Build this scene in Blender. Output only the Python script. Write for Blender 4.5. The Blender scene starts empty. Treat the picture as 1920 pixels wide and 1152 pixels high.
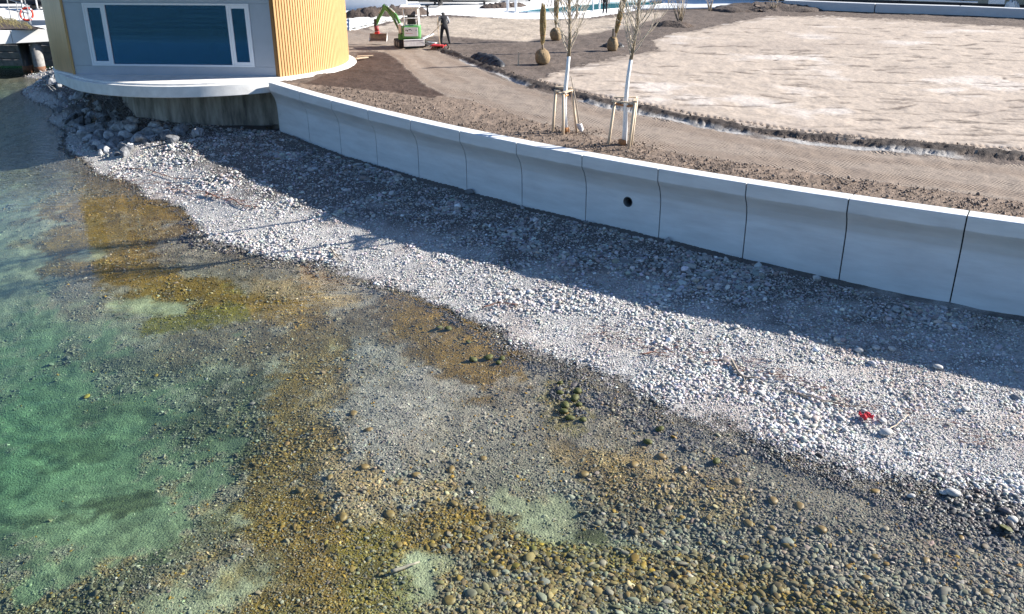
import bpy, bmesh, math, random
import numpy as np
from mathutils import Vector, Matrix
D=bpy.data; SC=bpy.context.scene; COL=SC.collection
R=math.radians; PI=math.pi
rnd=random.Random(7); RS=np.random.RandomState(11)
# ------------------------------------------------------------ camera, sky, sun
F=1670.; PITCH=math.atan(F/3900); H=6.0; WZ=-2.72
cd=D.cameras.new('camera'); cam=D.objects.new('camera',cd); COL.objects.link(cam)
cd.sensor_width=36; cd.lens=F/1920*36; cd.clip_start=.1; cd.clip_end=3000
cam.location=(0,0,H); cam.rotation_euler=(PI/2-PITCH,0,0); SC.camera=cam
SUN_AZ,SUN_EL=11.5,25.5
sd=Vector((math.cos(R(SUN_AZ))*math.cos(R(SUN_EL)),math.sin(R(SUN_AZ))*math.cos(R(SUN_EL)),math.sin(R(SUN_EL))))
w=D.worlds.new('World'); SC.world=w; w.use_nodes=True
nt=w.node_tree; bg=nt.nodes['Background']; sk=nt.nodes.new('ShaderNodeTexSky')
sk.sky_type='NISHITA'; sk.sun_disc=False; sk.sun_elevation=R(SUN_EL)
sk.sun_rotation=R(90-SUN_AZ); sk.air_density=1.0; sk.dust_density=.35; sk.ozone_density=6.0
nt.links.new(sk.outputs[0],bg.inputs[0]); bg.inputs[1].default_value=.066
sl=D.lights.new('sun','SUN'); so=D.objects.new('sun',sl); COL.objects.link(so)
sl.energy=5.0; sl.angle=R(.5); sl.color=(1,.95,.87)
so.rotation_euler=sd.to_track_quat('Z','Y').to_euler()
SC.view_settings.view_transform='Standard'; SC.view_settings.look='None'
SC.view_settings.exposure=1.4; SC.view_settings.gamma=1
SC.cycles.max_bounces=7; SC.cycles.transparent_max_bounces=12; SC.cycles.caustics_reflective=False; SC.cycles.caustics_refractive=False

# ------------------------------------------------------------ projection maths used to survey the photograph
CP,SP=math.cos(PITCH),math.sin(PITCH)
def bp(x,y,z=0.):
    X=(x-960)/F;Y=-(y-576)/F
    t=(z-H)/(-SP+Y*CP); return (X*t,(CP+Y*SP)*t)
def V3(x,y,z=0.): p=bp(x,y,z); return Vector((p[0],p[1],z))
def pj(x,y,z):
    zz=z-H; d=y*CP-zz*SP; u=y*SP+zz*CP
    return 960+F*x/d,576-F*u/d
# ------------------------------------------------------------ numpy noise
def _h(ix,iy,s):
    n=(ix.astype(np.int64)*374761393+iy.astype(np.int64)*668265263+s*1442695041)&0x7fffffff
    n=((n^(n>>13))*1274126177)&0x7fffffff
    return ((n^(n>>16))&0xffff)/65535.
def vnoise(x,y,s=0):
    ix=np.floor(x);iy=np.floor(y);fx=x-ix;fy=y-iy
    fx=fx*fx*(3-2*fx);fy=fy*fy*(3-2*fy)
    a=_h(ix,iy,s);b=_h(ix+1,iy,s);c=_h(ix,iy+1,s);d=_h(ix+1,iy+1,s)
    return (a+(b-a)*fx)*(1-fy)+(c+(d-c)*fx)*fy
def fbm(x,y,s=0,o=4):
    t=0;a=.5;n=0
    for i in range(o):
        t=t+a*vnoise(x,y,s+i*17);n+=a;a*=.5;x=x*2.03+5.1;y=y*2.03+1.7
    return t/n*2-1
def sstep(a,b,x):
    t=np.clip((x-a)/(b-a),0,1); return t*t*(3-2*t)
def lerp(a,b,t): return a+(b-a)*t
def polysd(x,y,poly):
    """signed distance to a polygon, positive inside"""
    P=np.array(poly,float); Q=np.roll(P,-1,0); d=np.full(x.shape,1e18); ins=np.zeros(x.shape,bool)
    for (ax,ay),(bx,by) in zip(P,Q):
        ex,ey=bx-ax,by-ay; t=np.clip(((x-ax)*ex+(y-ay)*ey)/(ex*ex+ey*ey+1e-12),0,1)
        d=np.minimum(d,(x-ax-t*ex)**2+(y-ay-t*ey)**2)
        c=((ay>y)!=(by>y)); 
        with np.errstate(divide='ignore',invalid='ignore'): ins^=c&(x<(bx-ax)*(y-ay)/(by-ay+1e-12)+ax)
    d=np.sqrt(d); return np.where(ins,d,-d)
def linedist(x,y,line):
    P=np.array(line,float); d=np.full(x.shape,1e18)
    for (ax,ay),(bx,by) in zip(P[:-1],P[1:]):
        ex,ey=bx-ax,by-ay; t=np.clip(((x-ax)*ex+(y-ay)*ey)/(ex*ex+ey*ey+1e-12),0,1)
        d=np.minimum(d,(x-ax-t*ex)**2+(y-ay-t*ey)**2)
    return np.sqrt(d)
# ------------------------------------------------------------ materials
def mat(name,col=(.5,.5,.5),rough=.7,metal=0.,noise=0.,nscale=5.,bump=0.,bscale=30.,attr=None,inst=False,spec=.5,stretch=None,wet=None,coat=0.):
    m=D.materials.new(name); m.use_nodes=True; n=m.node_tree; b=n.nodes['Principled BSDF']; L=n.links.new
    b.inputs['Roughness'].default_value=rough; b.inputs['Metallic'].default_value=metal
    b.inputs['Specular IOR Level'].default_value=spec; b.inputs['Coat Weight'].default_value=coat
    g=n.nodes.new('ShaderNodeNewGeometry'); mp=n.nodes.new('ShaderNodeMapping'); L(g.outputs['Position'],mp.inputs[0])
    if stretch: mp.inputs['Scale'].default_value=stretch
    src=None
    if attr:
        a=n.nodes.new('ShaderNodeAttribute'); a.attribute_name=attr; a.attribute_type='INSTANCER' if inst else 'GEOMETRY'; src=a.outputs['Color']
    else:
        c=n.nodes.new('ShaderNodeRGB'); c.outputs[0].default_value=(*col,1); src=c.outputs[0]
    if noise:
        t=n.nodes.new('ShaderNodeTexNoise'); t.inputs['Scale'].default_value=nscale; t.inputs['Detail'].default_value=6; t.inputs['Roughness'].default_value=.6
        L(mp.outputs[0],t.inputs['Vector'])
        r=n.nodes.new('ShaderNodeMapRange'); r.inputs[1].default_value=.3; r.inputs[2].default_value=.7
        r.inputs[3].default_value=1-noise; r.inputs[4].default_value=1+noise; L(t.outputs['Fac'],r.inputs[0])
        v=n.nodes.new('ShaderNodeVectorMath'); v.operation='SCALE'; L(src,v.inputs[0]); L(r.outputs[0],v.inputs['Scale']); src=v.outputs[0]
    L(src,b.inputs['Base Color'])
    if bump:
        t=n.nodes.new('ShaderNodeTexNoise'); t.inputs['Scale'].default_value=bscale; t.inputs['Detail'].default_value=5; L(mp.outputs[0],t.inputs['Vector'])
        u=n.nodes.new('ShaderNodeBump'); u.inputs['Strength'].default_value=1; u.inputs['Distance'].default_value=bump
        L(t.outputs['Fac'],u.inputs['Height']); L(u.outputs[0],b.inputs['Normal'])
    if wet:
        a=n.nodes.new('ShaderNodeAttribute'); a.attribute_name=wet; a.attribute_type='INSTANCER' if inst else 'GEOMETRY'
        r=n.nodes.new('ShaderNodeMapRange'); r.inputs[3].default_value=rough; r.inputs[4].default_value=.5; L(a.outputs['Fac'],r.inputs[0]); L(r.outputs[0],b.inputs['Roughness'])
    return m
M={}
M['bed']=mat('lake_bed_gravel',attr='col',rough=.85,noise=.35,nscale=22,bump=.03,bscale=28,spec=.3)
M['pebble']=mat('pebble_stone',attr='col',inst=True,rough=.75,noise=.22,nscale=40,wet='wet',spec=.4)
M['boulder']=mat('rock_limestone',(.27,.275,.285),.9,noise=.6,nscale=5,bump=.05,bscale=9)
M['ground']=mat('garden_soil_mat',attr='col',rough=.95,noise=.3,nscale=9,bump=.03,bscale=20,spec=.2)
M['path']=mat('compacted_gravel',attr='col',rough=.95,noise=.18,nscale=12,bump=.01,bscale=60,spec=.2)
M['lawn']=mat('seeded_sand',attr='col',rough=.95,noise=.14,nscale=6,bump=.03,bscale=5,spec=.2,stretch=(.9,1.,1))
M['white_deck']=mat('white_paving',(.78,.77,.75),.7,noise=.05,nscale=1.5)
M['conc']=None
M['slab']=mat('slab_concrete',(.74,.72,.69),.75,noise=.12,nscale=2.2,bump=.004,bscale=30)
M['oldwall']=mat('old_stained_concrete',(.30,.275,.24),.85,noise=.6,nscale=2.0,bump=.02,bscale=10,stretch=(1.6,1.6,.35))
M['wood']=mat('larch_batten',(.53,.315,.13),.65,noise=.10,nscale=6,stretch=(2,2,.3))
M['woodback']=mat('larch_backing',(.30,.15,.045),.7)
M['panel']=mat('grey_metal_panel',(.37,.40,.46),.45,.35,noise=.05,nscale=2)
M['frame']=mat('window_frame_white',(.76,.78,.82),.4)
M['dark']=mat('black_metal',(.02,.02,.022),.5)
M['joint']=mat('joint_filler',(.03,.03,.03),.9)
M['whitepaint']=mat('white_metal_paint',(.80,.80,.80),.4)
M['trunkpaint']=mat('lime_washed_bark',(.80,.80,.79),.85,noise=.1,nscale=14)
M['bark']=mat('young_bark',(.25,.195,.13),.8,noise=.3,nscale=30)
M['twig']=mat('bare_twig',(.52,.45,.36),.8,noise=.25,nscale=10)
M['stake']=mat('raw_pine',(.62,.49,.35),.7,noise=.18,nscale=9,stretch=(3,3,.6))
M['board']=mat('top_board_pine',(.55,.43,.30),.7,noise=.25,nscale=9)
M['rope']=mat('coir_rope',(.36,.17,.07),.9)
M['burlap']=mat('burlap_sack',(.24,.17,.095),.95,noise=.3,nscale=12,bump=.02,bscale=14)
M['straw']=mat('tied_evergreen',(.38,.30,.15),.9,noise=.4,nscale=18)
M['green']=mat('green_machine_paint',(.085,.26,.07),.5,noise=.25,nscale=6,coat=.1)
M['greendark']=mat('dark_green_paint',(.045,.16,.03),.5)
M['rubber']=mat('rubber_track',(.035,.03,.028),.8,noise=.4,nscale=12,bump=.01,bscale=25)
M['bucket']=mat('worn_steel',(.20,.165,.15),.5,.3,noise=.3,nscale=9)
M['blade']=mat('dusty_blade',(.60,.56,.54),.55,noise=.15,nscale=7)
M['red']=mat('red_paint',(.55,.03,.03),.5)
M['redcloth']=mat('red_fabric',(.55,.03,.045),.8)
M['buoy']=mat('lifebuoy_red',(.80,.07,.04),.5)
M['steel']=mat('galvanised_steel',(.45,.46,.47),.4,.6)
M['lacquer']=mat('seat_black',(.02,.02,.022),.4)
M['hull']=mat('black_boat_hull',(.012,.014,.018),.25)
M['tarp']=mat('grey_boat_cover',(.42,.42,.41),.7,noise=.2,nscale=2,bump=.06,bscale=2.5)
M['blacktarp']=mat('black_sheeting',(.022,.022,.025),.55,noise=.3,nscale=3,bump=.05,bscale=6)
M['heap']=mat('dark_topsoil',(.075,.055,.045),.95,noise=.5,nscale=6,bump=.06,bscale=9)
M['poolwater']=mat('pool_water',(.02,.22,.27),.08)
M['beige']=mat('beige_render',(.42,.37,.28),.85,noise=.06,nscale=1)
M['longconc']=mat('pale_concrete_bench',(.52,.54,.56),.75,noise=.06,nscale=1.5)
M['driftwood']=mat('weathered_driftwood',(.30,.25,.20),.85,noise=.3,nscale=18)
M['reddrift']=mat('reddish_twig',(.24,.12,.085),.85,noise=.3,nscale=18)
M['moss']=mat('mossy_stone',(.06,.065,.010),.7,noise=.5,nscale=22,bump=.01,bscale=30)
M['tanstone']=mat('ochre_algae_stone',(.17,.11,.03),.6,noise=.35,nscale=16)
M['palestone']=mat('pale_stone',(.44,.43,.41),.75,noise=.3,nscale=16)
M['textile']=mat('white_geotextile',(.72,.71,.68),.85,noise=.12,nscale=2,bump=.07,bscale=2)
M['blocks']=mat('revetment_block',(.25,.24,.23),.85,noise=.3,nscale=4)
M['reed']=mat('dry_reed',(.13,.11,.045),.9)
M['skin']=mat('skin',(.42,.26,.19),.6)
M['vest']=mat('black_vest',(.018,.019,.024),.8)
M['trousers']=mat('dark_work_trousers',(.014,.014,.02),.85)
M['sleeve']=mat('grey_sleeve',(.33,.34,.37),.85)
M['hair']=mat('dark_hair',(.012,.01,.009),.7)
M['boot']=mat('work_boot',(.03,.022,.018),.7)
M['room']=mat('room_wall',(.55,.5,.42),.8); M['sofa']=mat('pale_bench',(.75,.76,.55),.8)
M['roomfloor']=mat('room_floor',(.25,.22,.2),.6)

def conc_wall():
    m=mat('fairfaced_concrete',(.68,.70,.72),.7,bump=.003,bscale=26); n=m.node_tree; L=n.links.new; b=n.nodes['Principled BSDF']
    g=n.nodes.new('ShaderNodeNewGeometry')
    a=n.nodes.new('ShaderNodeMapping'); a.inputs['Scale'].default_value=(.5,.5,2.4); L(g.outputs['Position'],a.inputs[0])
    t=n.nodes.new('ShaderNodeTexNoise'); t.inputs['Scale'].default_value=1.6; t.inputs['Detail'].default_value=7; t.inputs['Roughness'].default_value=.62; L(a.outputs[0],t.inputs['Vector'])
    cr=n.nodes.new('ShaderNodeValToRGB'); cr.color_ramp.elements[0].position=.32; cr.color_ramp.elements[0].color=(.60,.61,.62,1)
    cr.color_ramp.elements[1].position=.66; cr.color_ramp.elements[1].color=(.72,.74,.755,1); L(t.outputs['Fac'],cr.inputs[0])
    # darker band just under the lip: overhang shade painted into the concrete colour
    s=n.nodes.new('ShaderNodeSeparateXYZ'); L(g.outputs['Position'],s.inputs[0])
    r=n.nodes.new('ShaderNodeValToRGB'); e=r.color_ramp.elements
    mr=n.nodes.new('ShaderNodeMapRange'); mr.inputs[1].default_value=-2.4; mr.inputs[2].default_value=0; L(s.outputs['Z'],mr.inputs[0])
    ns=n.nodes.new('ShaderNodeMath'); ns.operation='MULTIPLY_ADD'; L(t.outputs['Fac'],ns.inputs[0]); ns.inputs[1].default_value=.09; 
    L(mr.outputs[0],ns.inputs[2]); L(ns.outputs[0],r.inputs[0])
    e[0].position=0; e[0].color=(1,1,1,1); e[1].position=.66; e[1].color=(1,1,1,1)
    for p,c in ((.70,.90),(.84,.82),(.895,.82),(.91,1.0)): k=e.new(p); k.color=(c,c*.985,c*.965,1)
    mx=n.nodes.new('ShaderNodeMix'); mx.data_type='RGBA'; mx.blend_type='MULTIPLY'; mx.inputs['Factor'].default_value=1
    L(cr.outputs[0],mx.inputs['A']); L(r.outputs[0],mx.inputs['B']); L(mx.outputs['Result'],b.inputs['Base Color'])
    return m
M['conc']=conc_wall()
M['boulder2']=mat('rock_pale',(.42,.42,.42),.9,noise=.5,nscale=6,bump=.04,bscale=9); M['boulder3']=mat('rock_dark',(.15,.155,.165),.9,noise=.5,nscale=6,bump=.04,bscale=9)

def water_mat():
    m=D.materials.new('lake_water'); m.use_nodes=True; n=m.node_tree; n.nodes.clear(); L=n.links.new
    o=n.nodes.new('ShaderNodeOutputMaterial'); tr=n.nodes.new('ShaderNodeBsdfTransparent'); gl=n.nodes.new('ShaderNodeBsdfGlossy')
    gl.inputs['Roughness'].default_value=.03; gl.inputs['Color'].default_value=(1,1,1,1)
    fr=n.nodes.new('ShaderNodeFresnel')
    ge=n.nodes.new('ShaderNodeNewGeometry'); io=n.nodes.new('ShaderNodeMapRange'); io.inputs[3].default_value=1.33; io.inputs[4].default_value=1/1.33   # the sheet does not bend light, so both sides reflect alike
    L(ge.outputs['Backfacing'],io.inputs[0]); L(io.outputs[0],fr.inputs['IOR']); mx=n.nodes.new('ShaderNodeMixShader')
    g=n.nodes.new('ShaderNodeNewGeometry'); mp=n.nodes.new('ShaderNodeMapping'); L(g.outputs['Position'],mp.inputs[0])
    mp.inputs['Rotation'].default_value=(0,0,R(12)); mp.inputs['Scale'].default_value=(.55,1.5,1)
    t=n.nodes.new('ShaderNodeTexNoise'); t.inputs['Scale'].default_value=2.6; t.inputs['Detail'].default_value=4; t.inputs['Roughness'].default_value=.55; L(mp.outputs[0],t.inputs['Vector'])
    # wind ripples in open water (left), calm in the shallows by the shore
    s=n.nodes.new('ShaderNodeVectorMath'); s.operation='DOT_PRODUCT'; s.inputs[1].default_value=(-.78,-.62,0); L(g.outputs['Position'],s.inputs[0])
    mr=n.nodes.new('ShaderNodeMapRange'); mr.interpolation_type='SMOOTHSTEP'; L(s.outputs['Value'],mr.inputs[0])
    mr.inputs[1].default_value=-9.; mr.inputs[2].default_value=6.; mr.inputs[3].default_value=.006; mr.inputs[4].default_value=.022
    # beyond y=32 the surface is choppier
    sp=n.nodes.new('ShaderNodeSeparateXYZ'); L(g.outputs['Position'],sp.inputs[0])
    m2=n.nodes.new('ShaderNodeMapRange'); m2.interpolation_type='SMOOTHSTEP'; L(sp.outputs['Y'],m2.inputs[0]); m2.inputs[1].default_value=27; m2.inputs[2].default_value=38; m2.inputs[3].default_value=0; m2.inputs[4].default_value=.15
    m3=n.nodes.new('ShaderNodeMapRange'); L(sp.outputs['Y'],m3.inputs[0]); m3.inputs[1].default_value=6.3; m3.inputs[2].default_value=-1; m3.inputs[3].default_value=0; m3.inputs[4].default_value=.10
    aa=n.nodes.new('ShaderNodeMath'); aa.operation='ADD'; L(mr.outputs[0],aa.inputs[0]); L(m3.outputs[0],aa.inputs[1])
    ad=n.nodes.new('ShaderNodeMath'); ad.operation='ADD'; L(aa.outputs[0],ad.inputs[0]); L(m2.outputs[0],ad.inputs[1])
    u0=n.nodes.new('ShaderNodeBump'); mp2=n.nodes.new('ShaderNodeMapping'); L(g.outputs['Position'],mp2.inputs[0]); mp2.inputs['Scale'].default_value=(.08,.30,1); t2=n.nodes.new('ShaderNodeTexNoise'); t2.inputs['Scale'].default_value=1.; t2.inputs['Detail'].default_value=5; L(mp2.outputs[0],t2.inputs['Vector'])
    m4=n.nodes.new('ShaderNodeMath'); m4.operation='MULTIPLY'; m4.inputs[1].default_value=6.; L(m3.outputs[0],m4.inputs[0]); L(m4.outputs[0],u0.inputs['Distance']); L(t2.outputs['Fac'],u0.inputs['Height'])
    u=n.nodes.new('ShaderNodeBump'); u.inputs['Strength'].default_value=1; L(ad.outputs[0],u.inputs['Distance']); L(t.outputs['Fac'],u.inputs['Height']); L(u0.outputs[0],u.inputs['Normal'])
    L(u.outputs[0],fr.inputs['Normal']); L(u.outputs[0],gl.inputs['Normal'])
    L(fr.outputs[0],mx.inputs[0]); L(tr.outputs[0],mx.inputs[1]); L(gl.outputs[0],mx.inputs[2]); L(mx.outputs[0],o.inputs['Surface'])
    va=n.nodes.new('ShaderNodeVolumeAbsorption'); va.inputs['Color'].default_value=(.45,.88,.69,1); va.inputs['Density'].default_value=.25
    L(va.outputs[0],o.inputs['Volume'])
    return m
M['water']=water_mat()
def glass_mat():
    m=D.materials.new('blue_window_glass'); m.use_nodes=True; n=m.node_tree; n.nodes.clear(); L=n.links.new
    o=n.nodes.new('ShaderNodeOutputMaterial'); tr=n.nodes.new('ShaderNodeBsdfTransparent'); tr.inputs[0].default_value=(.04,.15,.24,1)
    gl=n.nodes.new('ShaderNodeBsdfGlossy'); gl.inputs['Color'].default_value=(.065,.20,.40,1); gl.inputs['Roughness'].default_value=.01
    lw=n.nodes.new('ShaderNodeLayerWeight'); lw.inputs[0].default_value=.42; mx=n.nodes.new('ShaderNodeMixShader')
    mr=n.nodes.new('ShaderNodeMapRange'); mr.inputs[3].default_value=.42; mr.inputs[4].default_value=1.; L(lw.outputs['Fresnel'],mr.inputs[0])
    L(mr.outputs[0],mx.inputs[0]); L(tr.outputs[0],mx.inputs[1]); L(gl.outputs[0],mx.inputs[2]); L(mx.outputs[0],o.inputs['Surface']); return m
M['glass']=glass_mat()

# ------------------------------------------------------------ mesh helpers
def tag(o,label=None,cat=None,group=None,kind=None):
    if label:o['label']=label
    if cat:o['category']=cat
    if group:o['group']=group
    if kind:o['kind']=kind
    return o
def empty(name,loc=(0,0,0),rz=0,**k):
    o=D.objects.new(name,None); COL.objects.link(o); o.location=loc; o.rotation_euler=(0,0,rz); o.empty_display_size=.2
    return tag(o,**k)
def fast(name,co,faces,material,parent=None,cols=None,smooth=True,extra=None):
    """numpy mesh: faces is (n,4) or (n,3)"""
    me=D.meshes.new(name); nv=len(co); nf,k=faces.shape
    me.vertices.add(nv); me.vertices.foreach_set('co',np.asarray(co,np.float32).ravel())
    me.loops.add(nf*k); me.loops.foreach_set('vertex_index',faces.astype(np.int32).ravel())
    me.polygons.add(nf); me.polygons.foreach_set('loop_start',np.arange(0,nf*k,k,dtype=np.int32))
    if smooth: me.polygons.foreach_set('use_smooth',np.ones(nf,bool))
    me.update(calc_edges=True); me.materials.append(material)
    if cols is not None:
        a=me.attributes.new('col','FLOAT_COLOR','POINT'); c=np.ones((nv,4),np.float32); c[:,:3]=cols; a.data.foreach_set('color',c.ravel())
    o=D.objects.new(name,me); COL.objects.link(o); o.parent=parent; return o
class MB:
    def __init__(s): s.v=[];s.f=[];s.mi=[];s.m=0
    def add(s,vs,fs):
        b=len(s.v); s.v+= [tuple(v) for v in vs]; s.f+=[tuple(i+b for i in f) for f in fs]; s.mi+=[s.m]*len(fs); return s
    def box(s,c,d,rot=None,bev=0,taper=None):
        x,y,z=[a/2 for a in d]; c=Vector(c)
        if bev:
            vs=[];q=bev
            for zz,i in((-z,q),(-z+q,0),(z-q,0),(z,q)):
                X,Y=x-i,y-i
                for (a,b) in((-X+q-i*0,-Y),(X-q,-Y),(X,-Y+q),(X,Y-q),(X-q,Y),(-X+q,Y),(-X,Y-q),(-X,-Y+q)): vs.append(Vector((a,b,zz)))
            fs=[tuple(range(7,-1,-1)),tuple(range(24,32))]
            for k in range(3):
                for j in range(8): fs.append((k*8+j,k*8+(j+1)%8,k*8+8+(j+1)%8,k*8+8+j))
        else:
            vs=[Vector((a*x,b*y,e*z)) for e in(-1,1) for b in(-1,1) for a in(-1,1)]
            fs=[(0,2,3,1),(4,5,7,6),(0,1,5,4),(2,6,7,3),(0,4,6,2),(1,3,7,5)]
        if taper: vs=[Vector((v.x*(taper if v.z>0 else 1),v.y*(taper if v.z>0 else 1),v.z)) for v in vs]
        if rot is not None: vs=[rot@v for v in vs]
        return s.add([v+c for v in vs],fs)
    def tube(s,pts,rad,n=6,cap=True):
        pts=[Vector(p) for p in pts]; k=len(pts); rad=rad if hasattr(rad,'__len__') else [rad]*k
        vs=[];u=None
        for i,p in enumerate(pts):
            t=(pts[min(i+1,k-1)]-pts[max(i-1,0)]); t=t.normalized() if t.length>1e-9 else Vector((0,0,1))
            if u is None: u=t.orthogonal().normalized()
            u=(u-t*u.dot(t)); u=u.normalized() if u.length>1e-6 else t.orthogonal().normalized()
            w_=t.cross(u)
            for j in range(n):
                a=2*PI*j/n; vs.append(p+(u*math.cos(a)+w_*math.sin(a))*rad[i])
        fs=[(i*n+j,i*n+(j+1)%n,(i+1)*n+(j+1)%n,(i+1)*n+j) for i in range(k-1) for j in range(n)]
        if cap: fs+=[tuple(range(n-1,-1,-1)),tuple(range((k-1)*n,k*n))]
        return s.add(vs,fs)
    def lathe(s,prof,n=24,c=(0,0,0)):
        c=Vector(c); vs=[c+Vector((r*math.cos(2*PI*j/n),r*math.sin(2*PI*j/n),z)) for r,z in prof for j in range(n)]; k=len(prof)
        fs=[(i*n+j,i*n+(j+1)%n,(i+1)*n+(j+1)%n,(i+1)*n+j) for i in range(k-1) for j in range(n)]
        return s.add(vs,fs+[tuple(range(n-1,-1,-1)),tuple(range((k-1)*n,k*n))])
    def prism(s,poly,z0,z1):
        n=len(poly); vs=[(x,y,z0) for x,y in poly]+[(x,y,z1) for x,y in poly]
        return s.add(vs,[tuple(range(n-1,-1,-1)),tuple(range(n,2*n))]+[(i,(i+1)%n,n+(i+1)%n,n+i) for i in range(n)])
    def build(s,name,mats,parent=None,smooth=False,**k):
        me=D.meshes.new(name); me.from_pydata(s.v,[],s.f); mats=mats if isinstance(mats,(list,tuple)) else [mats]
        for q in mats: me.materials.append(q)
        if len(mats)>1: me.polygons.foreach_set('material_index',s.mi)
        bm=bmesh.new(); bm.from_mesh(me); bmesh.ops.recalc_face_normals(bm,faces=bm.faces); bm.to_mesh(me); bm.free()
        if smooth: me.polygons.foreach_set('use_smooth',[True]*len(me.polygons))
        o=D.objects.new(name,me); COL.objects.link(o); o.parent=parent; return tag(o,**k)
def rotz(a): return Matrix.Rotation(a,3,'Z')
def rotto(v): return Vector(v).to_track_quat('Z','Y').to_matrix()
def bar(mb,a,b,wx,wy):
    a=Vector(a);b=Vector(b); return mb.box((a+b)/2,(wx,wy,(b-a).length),rotto(b-a))
def copy_tree(o,parent=None):
    c=o.copy(); COL.objects.link(c); c.parent=parent
    for ch in list(o.children): copy_tree(ch,c)
    return c

# ------------------------------------------------------------ sea wall line (lip edge on z=0), surveyed joints
JP=[(1814,405),(1590,373),(1399,345),(1235,318),(1092.5,291),(969,267),(861,246),(769,225),(688,206),(620,190),(561,172),(505,155)]
JW=np.array([bp(*j) for j in JP]); ii=np.arange(len(JW)); ii=ii.astype(float); ii[-1]=11.08
ca=np.polyfit(ii,JW[:,0],3); cb=np.polyfit(ii,JW[:,1],3)
def wpos(t):
    if t<-1:  # beyond the frame: carry on along the tangent with gentle curvature
        p=wpos(-1); g=wtan(-1); return p-g*(-1-t)*2.6
    return np.array([np.polyval(ca,t),np.polyval(cb,t)])
def wtan(t):
    t=max(t,-1); g=np.array([np.polyval(np.polyder(ca),t),np.polyval(np.polyder(cb),t)]); return g/np.linalg.norm(g)
WL=np.array([wpos(t) for t in np.arange(11.08,-9.01,-.12)])   # left to right, x increasing
CX,CY,RSL=-14.04,43.32,6.58
wx=np.concatenate([[-80,-21.2,-20.4,-9.9],WL[WL[:,0]>-9.8][:,0],[60]]); wy=np.concatenate([[57.6,57.6,41,38.0],WL[WL[:,0]>-9.8][:,1],[-8]])
def ywall(x): return np.interp(x,wx,wy)

# ------------------------------------------------------------ beach and lake bed heights
ZC=[(1920,592,-2.22),(1775,568,-2.22),(1568,520,-2.15),(1388,480,-2.08),(1228,447,-2.03),(1093,411,-2.0),(975,383,-2.0),(871,357,-2.0),(780,334,-2.02),(702,316,-2.05),(633,291,-2.08),(510,232,-2.08),(400,235,-2.1),(270,213,-1.85),(2100,630,-2.25),
 (355,270,-2.02),(430,320,-2.12),(520,365,-2.22),(600,405,-2.32),(700,455,-2.45),(800,482,-2.42),(900,505,-2.38),(1050,550,-2.42),(1300,600,-2.37),(1500,640,-2.36),(1700,690,-2.42),(1920,735,-2.45),(2100,770,-2.46)]
WLINE=[(110,270),(160,308),(250,343),(330,385),(370,430),(430,462),(500,485),(560,497),(640,515),(740,545),(850,580),(900,625),(1000,665),(1130,735),(1270,800),(1400,835),(1500,865),(1600,900),(1740,935),(1880,975),(1960,1000),(2150,1060)]
ZC+=[(x,y,WZ) for x,y in WLINE]+[(0,136,WZ),(60,134,WZ),(88,152,WZ),(105,210,WZ),(-80,150,WZ)]
ZC+=[(120,150,-1.70),(110,130,-1.50),(150,185,-1.75),(160,215,-2.30),(200,250,-2.45),(280,262,-2.30),(0,118,-2.50),(60,116,-2.50),(0,100,-1.70),(100,112,-1.90),
 (1700,1060,-2.81),(1850,1100,-2.81),(1500,1000,-2.85),(1600,1130,-2.95),(1300,900,-2.81),(1100,820,-2.81),(1050,930,-2.99),(1300,1010,-3.07),(1000,1000,-3.09),(780,1060,-3.15),(700,750,-2.85),(720,860,-2.83),(600,600,-2.87),(620,625,-2.99),(450,550,-2.91),(330,565,-3.09),(150,400,-2.83),(160,465,-2.94),(150,530,-2.91),(60,600,-3.29),(250,640,-3.24),(400,700,-3.29),(450,820,-3.34),(300,760,-3.74),(100,820,-4.49),(200,980,-4.14),(40,700,-4.09),(250,880,-4.24),(400,900,-3.59),(0,1060,-3.79),(200,1100,-3.29),(400,1050,-3.21),(300,1152,-3.19),(600,1000,-2.99),(600,1152,-3.05),(900,1150,-3.07),(1200,1152,-3.07),(1400,1130,-3.09),(1900,1152,-2.87),
 (20,420,-3.09),(0,500,-3.34),(-150,600,-4.79),(-200,850,-5.39),(-100,1100,-4.79),(30,310,-3.14),(20,220,-3.49),(-100,250,-4.79),(-200,400,-5.39),(0,180,-3.19),(500,1300,-3.39),(1300,1300,-3.29),(2000,1300,-3.09),(0,1300,-3.99)]
ZP=np.array([(*bp(x,y,z),z) for x,y,z in ZC])
def tps_fit(P,v,lam=.02):
    n=len(P); d=np.linalg.norm(P[:,None]-P[None],axis=2); K=d*d*np.log(d+1e-9); K[np.diag_indices(n)]+=lam*10
    A=np.zeros((n+3,n+3)); A[:n,:n]=K; A[:n,n]=1;A[:n,n+1:]=P;A[n,:n]=1;A[n+1:,:n]=P.T
    return np.linalg.solve(A,np.concatenate([v,[0,0,0]]))
TW=tps_fit(ZP[:,:2]/10,ZP[:,2],.0008)
def zbed(x,y,detail=True):
    n=len(ZP); out=TW[n]+TW[n+1]*x/10+TW[n+2]*y/10
    for i in range(n):
        d2=((x-ZP[i,0])**2+(y-ZP[i,1])**2)/100; out=out+TW[i]*.5*d2*np.log(d2+1e-12)
    out=np.clip(out,-5.9,-1.0); dz=WZ-out; out=np.where(dz>.35,WZ-.35-(dz-.35)*.5,out)
    if detail:
        dry=sstep(WZ-.02,WZ+.25,out)
        out=out+fbm(x*.9,y*.9,3,3)*lerp(.035,.045,dry)+fbm(x*3.1,y*3.1,9,3)*lerp(.025,.014,dry)
        deep=sstep(-3.25,-3.55,out); out=out-deep*fbm(x*3.1,y*3.1,9,3)*.018+deep*.010*np.sin((x*.5+y*1.2+1.4*fbm(x*.6,y*.6,5))*7)
    return out

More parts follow.
